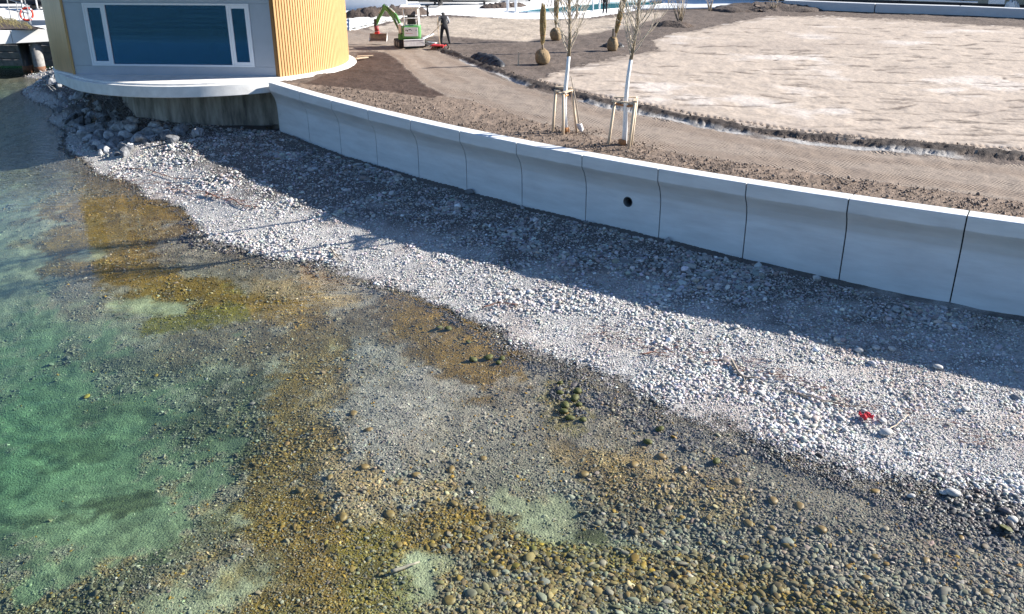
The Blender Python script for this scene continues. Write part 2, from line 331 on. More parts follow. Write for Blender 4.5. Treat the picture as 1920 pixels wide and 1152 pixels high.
# ------------------------------------------------------------ lake bed colouring (algae, weed, silt, clean gravel): surface colours, some sky sheen painted in
C_GRAV=(.175,.155,.115); C_OCH=(.165,.098,.013); C_SAND=(.25,.25,.155); C_WEED=(.052,.055,.020); C_BRN=(.115,.077,.034)
C_PALE=(.28,.265,.22); C_DEEP=(.165,.205,.115); C_MOSS=(.14,.115,.012); C_OCHL=(.29,.195,.07)
# cx,cy,rx,ry,deg,colour,strength,sand(no stones)
BL=[(700,750,560,330,0,C_GRAV,.9,0),(20,480,120,150,0,C_SAND,.85,1),(30,290,110,60,0,C_BRN,.5,0),  # wide left C_SAND blob: sand, with the pale sky sheen painted in
 (180,360,170,45,8,C_BRN,.8,0),(60,400,130,70,0,C_SAND,.35,0),(250,395,190,42,6,C_OCH,.7,0),(330,400,70,22,0,C_OCH,.8,0),
 (170,385,110,16,4,C_OCHL,.6,0),(150,445,120,22,4,C_OCH,.9,0),(200,490,140,28,6,C_OCH,.9,0),(160,470,60,13,0,C_SAND,.9,1),(330,530,170,30,14,C_OCH,.95,0),(420,545,110,26,16,C_MOSS,.8,0),
 (370,578,95,17,-3,C_MOSS,1,0),(60,480,70,50,0,C_SAND,.7,1),(60,545,70,30,0,C_SAND,.5,0),(300,556,95,16,0,C_SAND,1,1),(200,590,110,20,10,C_SAND,.8,1),
 (560,545,120,22,8,C_OCHL,.5,0),(640,560,60,16,4,C_OCHL,.7,0),(450,620,200,26,3,C_BRN,.6,0),(620,628,50,16,12,C_SAND,.75,1),(680,640,60,20,10,C_GRAV,.8,0),
 (250,650,200,60,12,C_GRAV,.8,0),(400,660,110,26,-8,C_SAND,.45,0),(330,700,90,30,30,C_SAND,.6,1),(450,760,200,85,25,C_WEED,.7,0),(430,800,130,80,20,C_WEED,.9,0),(330,650,120,30,10,C_WEED,.4,0),(130,620,120,22,6,C_WEED,.4,0),
 (540,790,70,130,20,C_OCH,.5,0),(600,690,110,40,0,C_BRN,.5,0),(620,760,60,90,0,C_OCHL,.4,0),
 (840,620,130,75,35,C_OCH,.75,0),(800,640,110,60,30,C_BRN,.75,0),(900,670,80,40,25,C_OCH,.6,0),(900,720,70,30,25,C_BRN,.5,0),(1060,740,50,50,20,C_MOSS,.6,0),
 (700,760,120,100,10,C_PALE,.75,0),(720,880,110,70,20,C_PALE,.7,0),(850,780,100,60,10,C_PALE,.3,0),
 (110,830,290,190,0,C_DEEP,1,1),(60,680,190,120,10,C_DEEP,1,1),(190,950,200,80,-14,C_DEEP,1,1),(210,880,100,22,-6,C_WEED,.7,1),(100,760,90,24,0,C_WEED,.45,1),(60,900,90,18,5,C_WEED,.4,1),(180,700,90,16,0,C_WEED,.4,1),
 (440,940,110,24,-12,C_SAND,.6,1),(380,1080,150,30,-24,C_SAND,.85,1),(330,1120,160,40,-16,C_SAND,.4,0),(470,1010,110,18,-26,C_SAND,.5,1),(100,1100,170,40,-10,C_WEED,.35,0),
 (560,1010,160,90,-20,C_OCH,.6,0),(620,1100,180,70,-10,C_OCH,.55,0),(520,1110,60,30,0,C_MOSS,.5,0),(680,900,60,70,0,C_OCHL,.5,0),
 (900,960,130,50,18,C_OCH,.95,0),(1010,1000,160,40,22,C_OCH,.9,0),(850,1000,70,30,10,C_BRN,.7,0),(780,1045,62,48,-28,C_SAND,1,1),(745,1085,40,22,-30,C_SAND,.95,1),(830,1030,50,26,10,C_SAND,.6,1),
 (980,930,70,30,14,C_SAND,.75,1),(1040,950,120,34,18,C_SAND,.7,1),(1180,995,110,20,14,C_SAND,.55,1),(1125,972,34,16,10,C_WEED,.9,1),(1110,860,120,34,18,C_OCHL,.5,0),
 (1170,900,100,40,30,C_BRN,.55,0),(1290,1060,150,50,12,C_OCH,.75,0),(1420,1090,160,40,18,C_OCH,.8,0),(1540,1120,120,30,14,C_OCH,.6,0),(1100,1100,120,50,0,C_OCHL,.55,0),(1200,1120,80,30,20,C_SAND,.5,1),
 (1370,1130,70,26,10,C_SAND,.8,1),(1120,1090,60,60,0,C_WEED,.4,0),(960,1110,120,50,0,C_OCH,.4,0),(1500,940,130,40,25,C_GRAV,.8,0),(1700,1020,190,50,20,C_GRAV,.6,0)]
BANDS=[([(500,950),(600,975),(720,990),(850,955),(930,970),(1010,1005),(1100,1030),(1200,1040),(1300,1050),(1420,1068),(1520,1100),(1620,1145)],46,C_OCH,.95),
 ([(590,620),(545,700),(560,780),(520,860),(545,940),(600,1010),(640,1080),(620,1152)],60,C_OCH,.75),([(690,1000),(720,1060),(690,1152)],50,C_MOSS,.6),
 ([(780,600),(850,600),(905,640),(960,690),(900,700),(820,655)],34,C_OCH,.85),([(80,388),(220,384),(350,398),(400,425)],17,C_OCH,.95),([(180,335),(260,345),(330,365)],24,C_BRN,.8),
 ([(100,446),(200,428),(262,440),(235,470),(300,500),(380,535),(460,560),(570,585)],24,C_OCH,.95),([(85,486),(170,503),(265,498),(340,520)],18,C_OCH,.9),([(285,588),(370,576),(450,572)],17,C_MOSS,1.),
 ([(450,640),(560,625),(640,600),(700,590)],20,C_BRN,.6),([(1120,850),(1200,880),(1290,910),(1380,930)],34,C_OCHL,.6),([(1040,820),(1120,870),(1180,905)],26,C_BRN,.6),([(1000,980),(1080,1000),(1180,1015)],22,C_MOSS,.5),
 ([(620,700),(600,800),(640,880),(760,900),(840,900)],22,C_OCHL,.55),([(60,1140),(160,1080),(300,1010),(420,950)],30,C_WEED,.6),([(430,1152),(500,1090),(560,1040)],40,C_OCH,.6),([(840,1120),(960,1090),(1080,1080)],40,C_OCHL,.6)]
def bedcolor(x,y,z):
    u,v=pj(x,y,np.minimum(z,WZ)*0+WZ)
    nx=fbm(x*1.1,y*1.1,21,4); ny=fbm(x*1.1+9,y*1.1,33,4); n3=fbm(x*5,y*5,41,3); n4=fbm(x*2.3,y*2.3,43,3)
    col=np.zeros(x.shape+(3,)); col[:]=C_GRAV; col=lerp(col,np.array(C_BRN),(sstep(-.3,.5,nx)*.5)[...,None])
    col=lerp(col,np.array(C_OCH),(sstep(500,1100,v)*sstep(1250,800,u)*sstep(-.2,.4,n4)*.55)[...,None])
    sand=np.zeros(x.shape)
    for cx,cy,rx,ry,dg,c,s,sd_ in BL:
        a=R(dg); uu=u-cx+nx*rx*.7+n4*rx*.25; vv=v-cy+ny*ry*.9+n4*ry*.3
        p=(uu*math.cos(a)+vv*math.sin(a))/rx; q=(-uu*math.sin(a)+vv*math.cos(a))/ry
        r=np.sqrt(p*p+q*q)+n3*.5
        w_=sstep(1.2,.6,r)*s
        col=lerp(col,np.array(c),w_[...,None]); sand=np.where(sd_==1,np.maximum(sand,w_),sand*(1-w_*.85))
    for ln,wd,c,s in BANDS:
        P_=np.array(ln,float); m_=(u>P_[:,0].min()-3*wd)&(u<P_[:,0].max()+3*wd)&(v>P_[:,1].min()-3*wd)&(v<P_[:,1].max()+3*wd)
        if not m_.any(): continue
        d=linedist(u[m_]+nx[m_]*wd*.9+n4[m_]*wd*.5,v[m_]+ny[m_]*wd*.7+n3[m_]*wd*.25,ln)/wd; w_=sstep(1.35,.55,d+.75*n3[m_]+.3*n4[m_])*s
        col[m_]=lerp(col[m_],np.array(c),w_[:,None]); sand[m_]*=(1-w_)
    col=col*(1+.55*n3+.25*n4)[...,None]
    # freshly wet dark rim at the waterline
    return np.clip(col,.012,.8),sand,u,v
def ground_color(x,y,z):
    """dry beach above the water, wet below"""
    cb_,sand,u,v=bedcolor(x,y,z)
    n=fbm(x*1.5,y*1.5,51,4); n2=fbm(x*7,y*7,61,2); n5=fbm(x*.5,y*.5,71,3)
    dry=np.zeros_like(cb_); dry[:]=(.42,.40,.375); dry=lerp(dry,np.array((.36,.30,.265)),(sstep(0,.5,n5))[...,None]*.7)
    dry=dry*(1+.12*n+.15*n2)[...,None]
    # damp dark earth between stones near the wall, also painting in its shade
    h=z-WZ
    earth_shade=sstep(.33,.55,h+.2*n)
    dry=lerp(dry,np.array((.085,.072,.066)),(earth_shade*.88)[...,None])
    wetrim=sstep(.045,.01,h+n2*.03)
    dry=lerp(dry,np.array((.055,.048,.042)),wetrim[...,None]*.95)
    # brown drift line of leaf litter
    k=sstep(.0,.02,h)
    col=lerp(cb_,dry,k[...,None])
    return col,np.where(h<0,sand,0),wetrim*(h>-.02),u,v
def fan(a0,a1,na,y0,y1,ny):
    a=np.linspace(a0,a1,na); y=y0*(y1/y0)**np.linspace(0,1,ny)
    A,Y=np.meshgrid(a,y); return A*Y,Y
def gridfaces(ny,na,keep):
    idx=np.arange(ny*na).reshape(ny,na)
    f=np.stack([idx[:-1,:-1],idx[:-1,1:],idx[1:,1:],idx[1:,:-1]],-1)
    return f[keep]
def compact(co,f,cols):
    u,inv=np.unique(f,return_inverse=True); return co[u],inv.reshape(f.shape),cols[u]
X,Y=fan(-.80,.80,760,5.,75,560); Z=zbed(X,Y)
inb=(Y<ywall(X)+.45)
inb|=((X-CX)**2+(Y-CY)**2<5.6**2)
inb&=~((X<-20.6)&(Y>57.3))
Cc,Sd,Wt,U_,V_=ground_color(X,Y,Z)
f=gridfaces(560,760,(inb[:-1,:-1]&inb[1:,1:]&inb[:-1,1:]&inb[1:,:-1]))
isw=(Z<WZ-.0)
co=np.stack([X,Y,Z],-1).reshape(-1,3); cc=Cc.reshape(-1,3)
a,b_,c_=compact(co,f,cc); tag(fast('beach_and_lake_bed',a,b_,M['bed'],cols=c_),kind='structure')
# deep lake floor for the open lake
MB().box((-60,-100,-7.2),(1400,1400,1)).build('deep_lake_floor',mat('lake_silt',(.10,.13,.09),.9),kind='structure')
# water body
def water():
    xs=[-700,-80,-40,20,60,500]; mb=MB(); mb.box((-100,-60,(WZ-6.69)/2),(1200,900,WZ+6.69)); return mb.build('lake_water',M['water'],kind='structure')
water()

# ------------------------------------------------------------ pebbles (countless): points with attributes, stones instanced on them
def pebble_set(name,pts,scl,rot,col,wet,seed,subdiv=2):
    me=D.meshes.new(name); n=len(pts); me.vertices.add(n); me.vertices.foreach_set('co',pts.astype(np.float32).ravel())
    def at(nm,ty,key,v): a=me.attributes.new(nm,ty,'POINT'); a.data.foreach_set(key,v.ravel())
    at('scl','FLOAT_VECTOR','vector',scl.astype(np.float32)); at('rot','FLOAT_VECTOR','vector',rot.astype(np.float32))
    c=np.ones((n,4),np.float32); c[:,:3]=col; at('col','FLOAT_COLOR','color',c); at('wet','FLOAT','value',wet.astype(np.float32))
    o=D.objects.new(name,me); COL.objects.link(o)
    g=D.node_groups.new(name,'GeometryNodeTree'); g.interface.new_socket('Geometry',in_out='INPUT',socket_type='NodeSocketGeometry'); g.interface.new_socket('Geometry',in_out='OUTPUT',socket_type='NodeSocketGeometry')
    N=g.nodes.new; L=g.links.new; gi=N('NodeGroupInput'); go=N('NodeGroupOutput')
    g2i=N('GeometryNodeGeometryToInstance')
    for k in range(6):
        ico=N('GeometryNodeMeshIcoSphere'); ico.inputs['Radius'].default_value=1; ico.inputs['Subdivisions'].default_value=subdiv
        sp=N('GeometryNodeSetPosition'); L(ico.outputs[0],sp.inputs[0]); ps=N('GeometryNodeInputPosition')
        t=N('ShaderNodeTexNoise'); t.inputs['Scale'].default_value=.75; t.inputs['Detail'].default_value=1.5
        ad=N('ShaderNodeVectorMath'); ad.operation='ADD'; ad.inputs[1].default_value=(k*7.3+seed,k*3.1,1.7); L(ps.outputs[0],ad.inputs[0]); L(ad.outputs[0],t.inputs['Vector'])
        s=N('ShaderNodeVectorMath'); s.operation='SUBTRACT'; L(t.outputs['Color'],s.inputs[0]); s.inputs[1].default_value=(.5,.5,.5)
        m_=N('ShaderNodeVectorMath'); m_.operation='SCALE'; L(s.outputs[0],m_.inputs[0]); m_.inputs['Scale'].default_value=1.15; L(m_.outputs[0],sp.inputs['Offset'])
        ss=N('GeometryNodeSetShadeSmooth'); L(sp.outputs[0],ss.inputs[0]); sm=N('GeometryNodeSetMaterial'); sm.inputs['Material'].default_value=M['pebble']; L(ss.outputs[0],sm.inputs[0])
        L(sm.outputs[0],g2i.inputs[0])
    iop=N('GeometryNodeInstanceOnPoints'); L(gi.outputs[0],iop.inputs['Points']); L(g2i.outputs[0],iop.inputs['Instance']); iop.inputs['Pick Instance'].default_value=True
    ri=N('FunctionNodeRandomValue'); ri.data_type='INT'; ri.inputs[4].default_value=0; ri.inputs[5].default_value=5; L(ri.outputs[2],iop.inputs['Instance Index'])
    def na(nm): q=N('GeometryNodeInputNamedAttribute'); q.data_type='FLOAT_VECTOR'; q.inputs[0].default_value=nm; return q.outputs[0]
    L(na('scl'),iop.inputs['Scale']); e2r=N('FunctionNodeEulerToRotation'); L(na('rot'),e2r.inputs[0]); L(e2r.outputs[0],iop.inputs['Rotation'])
    L(iop.outputs[0],go.inputs[0]); md=o.modifiers.new('pebbles','NODES'); md.node_group=g
    return o
def scatter(n,ymin,ymax,seed):
    r=np.random.RandomState(seed)
    # denser close to the viewer's side where single stones can be told apart
    a=r.uniform(-.74,.74,n); y=np.exp(r.uniform(math.log(ymin),math.log(ymax),n)); x=a*y
    return x,y,r
def make_pebbles(name,n,ymin,ymax,seed,mode):
    x,y,r=scatter(n,ymin,ymax,seed); k=(y<ywall(x)-.02)|((x-CX)**2+(y-CY)**2<4.5**2)
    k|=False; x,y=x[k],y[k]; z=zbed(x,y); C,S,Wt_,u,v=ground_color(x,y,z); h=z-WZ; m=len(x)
    big=fbm(x*.55+3,y*.75,81,3); patch=fbm(x*2.2,y*2.2,87,2)
    dist=np.sqrt(x*x+y*y+70)
    if mode=='dry':
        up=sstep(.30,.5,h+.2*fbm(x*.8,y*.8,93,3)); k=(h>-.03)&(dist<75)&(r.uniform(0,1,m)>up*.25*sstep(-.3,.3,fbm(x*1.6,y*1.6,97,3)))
        s=.0135+.012*sstep(0,.5,big)+.008*patch.clip(-1,1)
        s=s*np.exp(r.normal(0,.33,m)); s*=1+.35*sstep(.35,.75,h)*sstep(-.15,.4,patch)
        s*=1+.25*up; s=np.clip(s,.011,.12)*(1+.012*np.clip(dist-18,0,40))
    else:
        k=(h<=.01)&(z>-4.4)&(r.uniform(0,1,m)>S*.94)&(dist<60)
        s=.011+.006*sstep(-.3,.5,big)+.010*sstep(-.02,-.22,h)*sstep(780,1050,v)*sstep(450,1000,u)
        s=s*np.exp(r.normal(0,.40,m)); s=np.clip(s,.012,.13)*(1-.5*S)
        s*=1+.010*np.clip(dist-16,0,30)
    x,y,z,s,C,Wt_,h,u,v=[q[k] for q in (x,y,z,s,C,Wt_,h,u,v)]; m=len(x)
    scl=np.stack([s*r.uniform(.95,1.5,m),s*r.uniform(.75,1.1,m),s*(r.uniform(.45,.8,m) if mode=='dry' else r.uniform(.35,.62,m))],-1)
    rot=np.stack([r.normal(0,.28,m),r.normal(0,.28,m),r.uniform(0,6.28,m)],-1)
    br=np.exp(r.normal(0,.33 if mode=='dry' else .32,m)); tint=r.normal(0,.05,(m,3)); tint[:,2]*=.7
    C=C.copy()
    if mode=='dry':
        wr=sstep(.13,.03,h)
        base=np.array((.45,.435,.415))*np.ones((m,3)); rd=r.uniform(0,1,m)[:,None]; base=np.where(rd<.10,np.array((.45,.36,.31)),base); base=np.where(rd>.93,np.array((.64,.63,.60)),base); base=np.where((rd>.1)&(rd<.22),np.array((.36,.37,.39)),base)
        drk=sstep(.04,.005,h+r.normal(0,.014,m))[:,None]
        base=base*(1-.12*sstep(.36,.6,h+.25*fbm(x*.8,y*.8,93,3)))[:,None]; C=lerp(base*.75+C*.25,base*.16,drk)  # dirt and the wall's shade painted into the upper stones' colour
    else:
        rd=r.uniform(0,1,m)[:,None]; al=np.clip(r.beta(.9,.55,m),0,1)[:,None]; C=lerp(np.array(C_GRAV)*1.12*np.ones((m,3)),C,al*.75+.25)
        cl=np.array((.22,.21,.18)); C=np.where(rd<.10,lerp(C,cl,.6),C); C=np.where(rd>.95,np.array(C_OCH)*1.25,C); C=np.where((rd>.85)&(rd<.95),C*.5,C)
    C=np.clip(C*br[:,None]*(1+tint),.008,.80)
    pts=np.stack([x,y,z+scl[:,2]*(r.uniform(-.1,.75,m) if mode=='dry' else r.uniform(-.3,.6,m))],-1)
    return tag(pebble_set(name,pts,scl,rot,C,np.clip(Wt_,0,1),seed,2),kind='stuff',
      label='countless dry grey shingle stones between sea wall and water' if mode=='dry' else 'countless ochre and grey pebbles lying under the clear shallow water',cat='pebbles')
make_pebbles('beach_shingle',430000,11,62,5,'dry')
make_pebbles('underwater_pebbles',340000,6.5,50,6,'wet')

# ------------------------------------------------------------ single stones that stand out
def rock_mesh(name,seed,sub=2,jag=.35,flat=.6,material=None,smooth=False):
    bm=bmesh.new(); bmesh.ops.create_icosphere(bm,subdivisions=sub,radius=1); r=random.Random(seed)
    dirs=[(Vector((r.gauss(0,1),r.gauss(0,1),r.gauss(0,1))).normalized(),r.uniform(.45,.85)) for _ in range(12)]
    for v in bm.verts:
        p=v.co.copy()
        if jag>.2:
            for d_,c in dirs:
                e=p.dot(d_)
                if e>c: p-=d_*(e-c)
        else: p*=1+jag*math.sin(p.x*2.1+seed)*math.cos(p.y*1.7+seed*2)
        p+=Vector((r.uniform(-1,1),r.uniform(-1,1),r.uniform(-1,1)))*.045*(jag/.35)
        v.co=Vector((p.x*1.15,p.y*.95,p.z*flat))
    me=D.meshes.new(name); bm.to_mesh(me); bm.free(); me.materials.append(material)
    if smooth: me.polygons.foreach_set('use_smooth',[True]*len(me.polygons))
    return me
ROCK=[rock_mesh('boulder',i,2,.30,.8,M[('boulder','boulder3','boulder2','boulder')[i%4]]) for i in range(7)]
def zat(x,y): return float(zbed(np.array([x]),np.array([y]))[0])
def place(name,me,x,y,r,lift=.2,rz=None,tilt=.3,**k):
    o=D.objects.new(name,me); COL.objects.link(o); z=zat(x,y); o.location=(x,y,z+r*lift); o.scale=(r*rnd.uniform(.85,1.2),r*rnd.uniform(.85,1.15),r*rnd.uniform(.8,1.1))
    o.rotation_euler=(rnd.gauss(0,tilt),rnd.gauss(0,tilt),rnd.uniform(0,6.28) if rz is None else rz); return tag(o,**k)
# named boulders that can be told apart
NB=[(238,238,.33,'large pale cracked boulder in the middle of the rock pile'),(250,236,.2,'small dark rock tucked behind the large pale boulder'),(251,233,.26,'rounded pale boulder at the top edge of the rock pile'),(372,260,.30,'round pale boulder standing alone at the tip of the sunlit shingle'),
 (268,258,.30,'flat-topped grey boulder low in the rock pile'),(325,266,.26,'angular pale boulder at the sunlit edge of the rock pile'),(314,255,.26,'long light slab-like boulder right of the rock pile'),(341,245,.27,'broad bluish boulder near the stained old wall'),(232,275,.2,'small white pointed rock at the foot of the rock pile'),(203,247,.27,'upright dark boulder left of the large pale boulder')]
for i,(px,py,r_,lb) in enumerate(NB):
    x,y=bp(px,py,-2.1); place('boulder',ROCK[i%7],x,y,r_*1.25,.45,label=lb,cat='boulder')
k=0
pile=[(92,140),(130,178),(185,185),(240,222),(300,240),(345,246),(340,258),(300,264),(250,272),(200,282),(160,262),(130,225),(105,185)]
while k<150:
    px,py=rnd.uniform(85,350),rnd.uniform(135,290)
    if polysd(np.array([px]),np.array([py]),pile)[0]<0: continue
    zz=-2.2 if py>225 else -1.9
    x,y=bp(px,py,zz)
    if abs((x-CX)**2+(y-CY)**2)<4.4**2: continue
    place('boulder',ROCK[k%7],x,y,rnd.uniform(.12,.27) if rnd.random()<.75 else rnd.uniform(.27,.38),.35,label='grey angular rock among the shaded rock pile below the round building',cat='boulder',group='rocks heaped below the building'); k+=1
k=0
for px,py in [(455,238),(470,247),(432,243),(405,240),(560,262),(590,285),(640,300),(1290,470),(1250,452),(1420,490),(1530,515),(1640,545),(880,362),(980,390),(1100,420),(1310,480),(1360,483)]:
    x,y=bp(px,py,-2.05); place('stone',ROCK[(k*3)%7],x,y-.12,rnd.uniform(.08,.15),.3,label='fist to head sized grey stone in the shaded shingle near the sea wall foot',cat='stone',group='larger stones near the foot of the sea wall'); k+=1
RM=[rock_mesh('mossy_stone',i+20,2,.12,.6,M['moss'],True) for i in range(4)]
for i,(px,py) in enumerate([(1050,718),(1050,738),(1082,735),(1085,758),(1060,760),(1078,748),(1056,770),(1093,786),(1068,783),(878,640),(888,674),(915,670),(941,673),(935,680),(822,612),(840,615),(1343,864),(1214,828),(1236,806)]):
    x,y=bp(px,py,WZ); place('mossy_stone',RM[i%4],x,y,rnd.uniform(.055,.10),.5,tilt=.15,label='moss covered olive green stone breaking the shallow water edge',cat='stone',group='mossy green stones along the waterline')
x,y=bp(1885,995,WZ); place('mossy_slab',rock_mesh('mossy_slab',31,2,.3,.35,M['moss'],False),x,y,.13,.5,label='dark slab of rock with yellow moss rim at the right waterline',cat='stone')
RT=[rock_mesh('ochre_stone',i+40,2,.12,.5,M['tanstone'],True) for i in range(5)]
T=[(690,805),(558,823),(683,870),(780,885),(617,884),(850,930),(748,898),(662,770),(845,875),(1404,972),(1449,985),(1450,940),(1497,952),(1735,1057),(1800,1018),(1850,1110),(1465,1088),(1640,1045),(1540,995),(1280,880),(1640,930),(1625,1078),(810,998),(925,1052),(840,1098),(745,1000),(600,915),(560,900),(1240,860),(1190,870),(1095,880),(905,855),(1380,905),(1330,960),(730,948),(640,955)]
for i,(px,py) in enumerate(T):
    x,y=bp(px,py,WZ-.1); place('ochre_stone',RT[i%5],x,y,rnd.uniform(.06,.105),.08,tilt=.12,label='large ochre algae-tinted cobble lying under the shallow water',cat='stone',group='large ochre cobbles under the shallow water')
RP=[rock_mesh('pale_stone',i+60,2,.12,.55,M['palestone'],True) for i in range(4)]
W_=[(1579,778,.10),(1662,803,.15),(1656,783,.10),(1586,797,.09),(1428,733,.09),(1447,702,.09),(1791,908,.14),(1773,905,.1),(1712,912,.10),(1904,957,.12),(1810,772,.1),(1567,652,.11),(1640,665,.13),(1608,668,.12),(1670,668,.11),(1755,700,.13),(1905,605,.1),(700,404,.09),(1240,560,.1),(1620,765,.08),(1480,640,.09),(1380,625,.1)]
WL_={(1662,803):'white angular stone with a straw-coloured stick lying beside it',(1656,783):'white stone just right of the red cloth',(1579,778):'pale stone a step left of the red cloth',(1586,797):'smaller pale stone below left of the red cloth',(1620,765):'small white stone touching the top of the red cloth',(1791,908):'largest round grey stone by the dark wet rim at the lower right',(1773,905):'pale stone left of the round grey one by the wet rim',(1904,957):'pale stone nearest the right picture edge on the wet rim',(1428,733):'lone white stone below the curved bleached branch',(1447,702):'white stone at the right end of the curved bleached branch',(1755,700):'big pale cobble just inside the wall shadow edge at right'}
for i,(px,py,r_) in enumerate(W_):
    x,y=bp(px,py,-2.5 if py>600 else -2.2); place('pale_stone',RP[i%4],x,y,r_*.75,.5,tilt=.2,label=WL_.get((px,py),'smooth pale rounded stone larger than the sunlit shingle around it'),cat='stone',group='large pale stones on the sunlit shingle')

# ------------------------------------------------------------ driftwood, rag
def branch(name,pts,r0,m,label,cat='driftwood',group=None,zz=-2.5,side=0):
    mb=MB(); P=[]
    for px,py in pts:
        x,y=bp(px,py,zz); P.append(Vector((x,y,zat(x,y)+.06+rnd.uniform(0,.02))))
    Q=[]
    for a,b in zip(P[:-1],P[1:]):
        for t in (0,.33,.66): Q.append(a.lerp(b,t)+Vector((rnd.gauss(0,.012),rnd.gauss(0,.012),rnd.gauss(0,.01))))
    Q.append(P[-1]); n=len(Q); mb.tube(Q,[r0*(1-.65*i/n) for i in range(n)],6)
    for _ in range(side):
        i=rnd.randrange(1,n-1); d=(Q[i]-Q[i-1]).normalized(); s=Vector((d.y,-d.x,.25))*rnd.choice((-1,1)); L_=rnd.uniform(.15,.4)
        mb.tube([Q[i],Q[i]+(d*.7+s*.7)*L_*.5,Q[i]+(d*1.1+s)*L_],[r0*.5,r0*.35,r0*.15],5)
    return mb.build(name,m,None,True,label=label,cat=cat,group=group)
branch('driftwood_branch',[(1370,682),(1383,700),(1400,708),(1424,712)],.035,M['driftwood'],'curved bleached branch lying on the sunlit shingle above the water',side=3)
branch('driftwood_branch',[(1470,732),(1500,739),(1540,750),(1580,755),(1622,762)],.022,M['driftwood'],'long thin brown branch pointing at the red rag',side=6)
branch('driftwood_branch',[(1664,802),(1690,788),(1703,779)],.012,M['stake'],'thin straight straw-coloured stick beside the white stones',side=0)
branch('driftwood_branch',[(905,572),(930,568),(972,571)],.022,M['reddrift'],'straight reddish stick on the mid beach near the wet rim',side=2)
branch('driftwood_branch',[(385,355),(400,361),(410,366)],.04,M['reddrift'],'short dark stick lying high on the far left shingle',side=2,zz=-2.3)
branch('driftwood_branch',[(232,318),(275,324),(330,343),(375,352)],.02,M['reddrift'],'long low line of reddish driftwood on the far left shingle',side=8,zz=-2.6)
branch('driftwood_branch',[(430,372),(450,385),(470,392)],.02,M['reddrift'],'forked reddish twig bundle on the far left shingle',side=7,zz=-2.4)
branch('driftwood_branch',[(620,470),(630,482),(640,490)],.03,M['driftwood'],'dark forked branch near the left bend of the wet shore',side=3,zz=-2.6)
branch('driftwood_branch',[(1200,663),(1225,660),(1250,664)],.018,M['reddrift'],'small reddish twig in the middle of the pale fine gravel',side=4)
branch('sunken_branch',[(735,1103),(760,1094),(788,1082)],.035,M['driftwood'],'grey sunken plank-like branch in the pale sand pool',side=0,zz=-3.3)
mb=MB()
for i in range(420):
    t=rnd.random(); c=[(1090,610),(1150,625),(1190,640),(1260,655),(1320,668),(1420,695),(1480,712),(1540,735),(1600,760),(1680,770),(1780,795),(1860,830)]
    j=rnd.randrange(len(c)-1); px=lerp(c[j][0],c[j+1][0],t)+rnd.gauss(0,14); py=lerp(c[j][1],c[j+1][1],t)+rnd.gauss(0,7); x,y=bp(px,py,-2.5); z=zat(x,y)+.05; a=rnd.gauss(.2,.6)+(PI if rnd.random()<.5 else 0); L_=rnd.uniform(.04,.2)
    mb.tube([(x,y,z),(x+math.cos(a)*L_,y-math.sin(a)*L_*.7,z+rnd.uniform(-.01,.03))],[.006,.003],3,False)
for i in range(160):
    px,py=rnd.uniform(200,480),0; py=318+(px-200)*.27+rnd.gauss(0,5); x,y=bp(px,py,-2.5); z=zat(x,y)+.05; a=rnd.gauss(.4,.6); L_=rnd.uniform(.1,.35)
    mb.tube([(x,y,z),(x+math.cos(a)*L_,y-math.sin(a)*L_*.7,z+.02)],[.009,.005],3,False)
mb.build('drift_twigs',M['reddrift'],kind='stuff',label='reddish brown strandline of tiny twigs and leaf litter across the shingle',cat='twigs')
def rag():
    x,y=bp(1623,783,-2.55); z=zat(x,y)+.06; n=11; vs=[];fs=[]
    for j in range(n):
        for i in range(n):
            u,v=i/(n-1)-.5,j/(n-1)-.5; vs.append((x+u*.20*(1-.45*abs(v)*2+.3),y+v*.14+.05*math.sin(u*9),z+.05*abs(math.sin(u*8+v*5))+.03*math.cos(v*11)))
    fs=[(j*n+i,j*n+i+1,(j+1)*n+i+1,(j+1)*n+i) for j in range(n-1) for i in range(n-1) if not(abs(i-5)<1 and j<3)]
    o=MB().add(vs,fs).build('red_rag',M['redcloth'],None,True,label='crumpled bright red cloth lying on the sunlit shingle',cat='rag')
    s=o.modifiers.new('s','SOLIDIFY'); s.thickness=.008
rag()

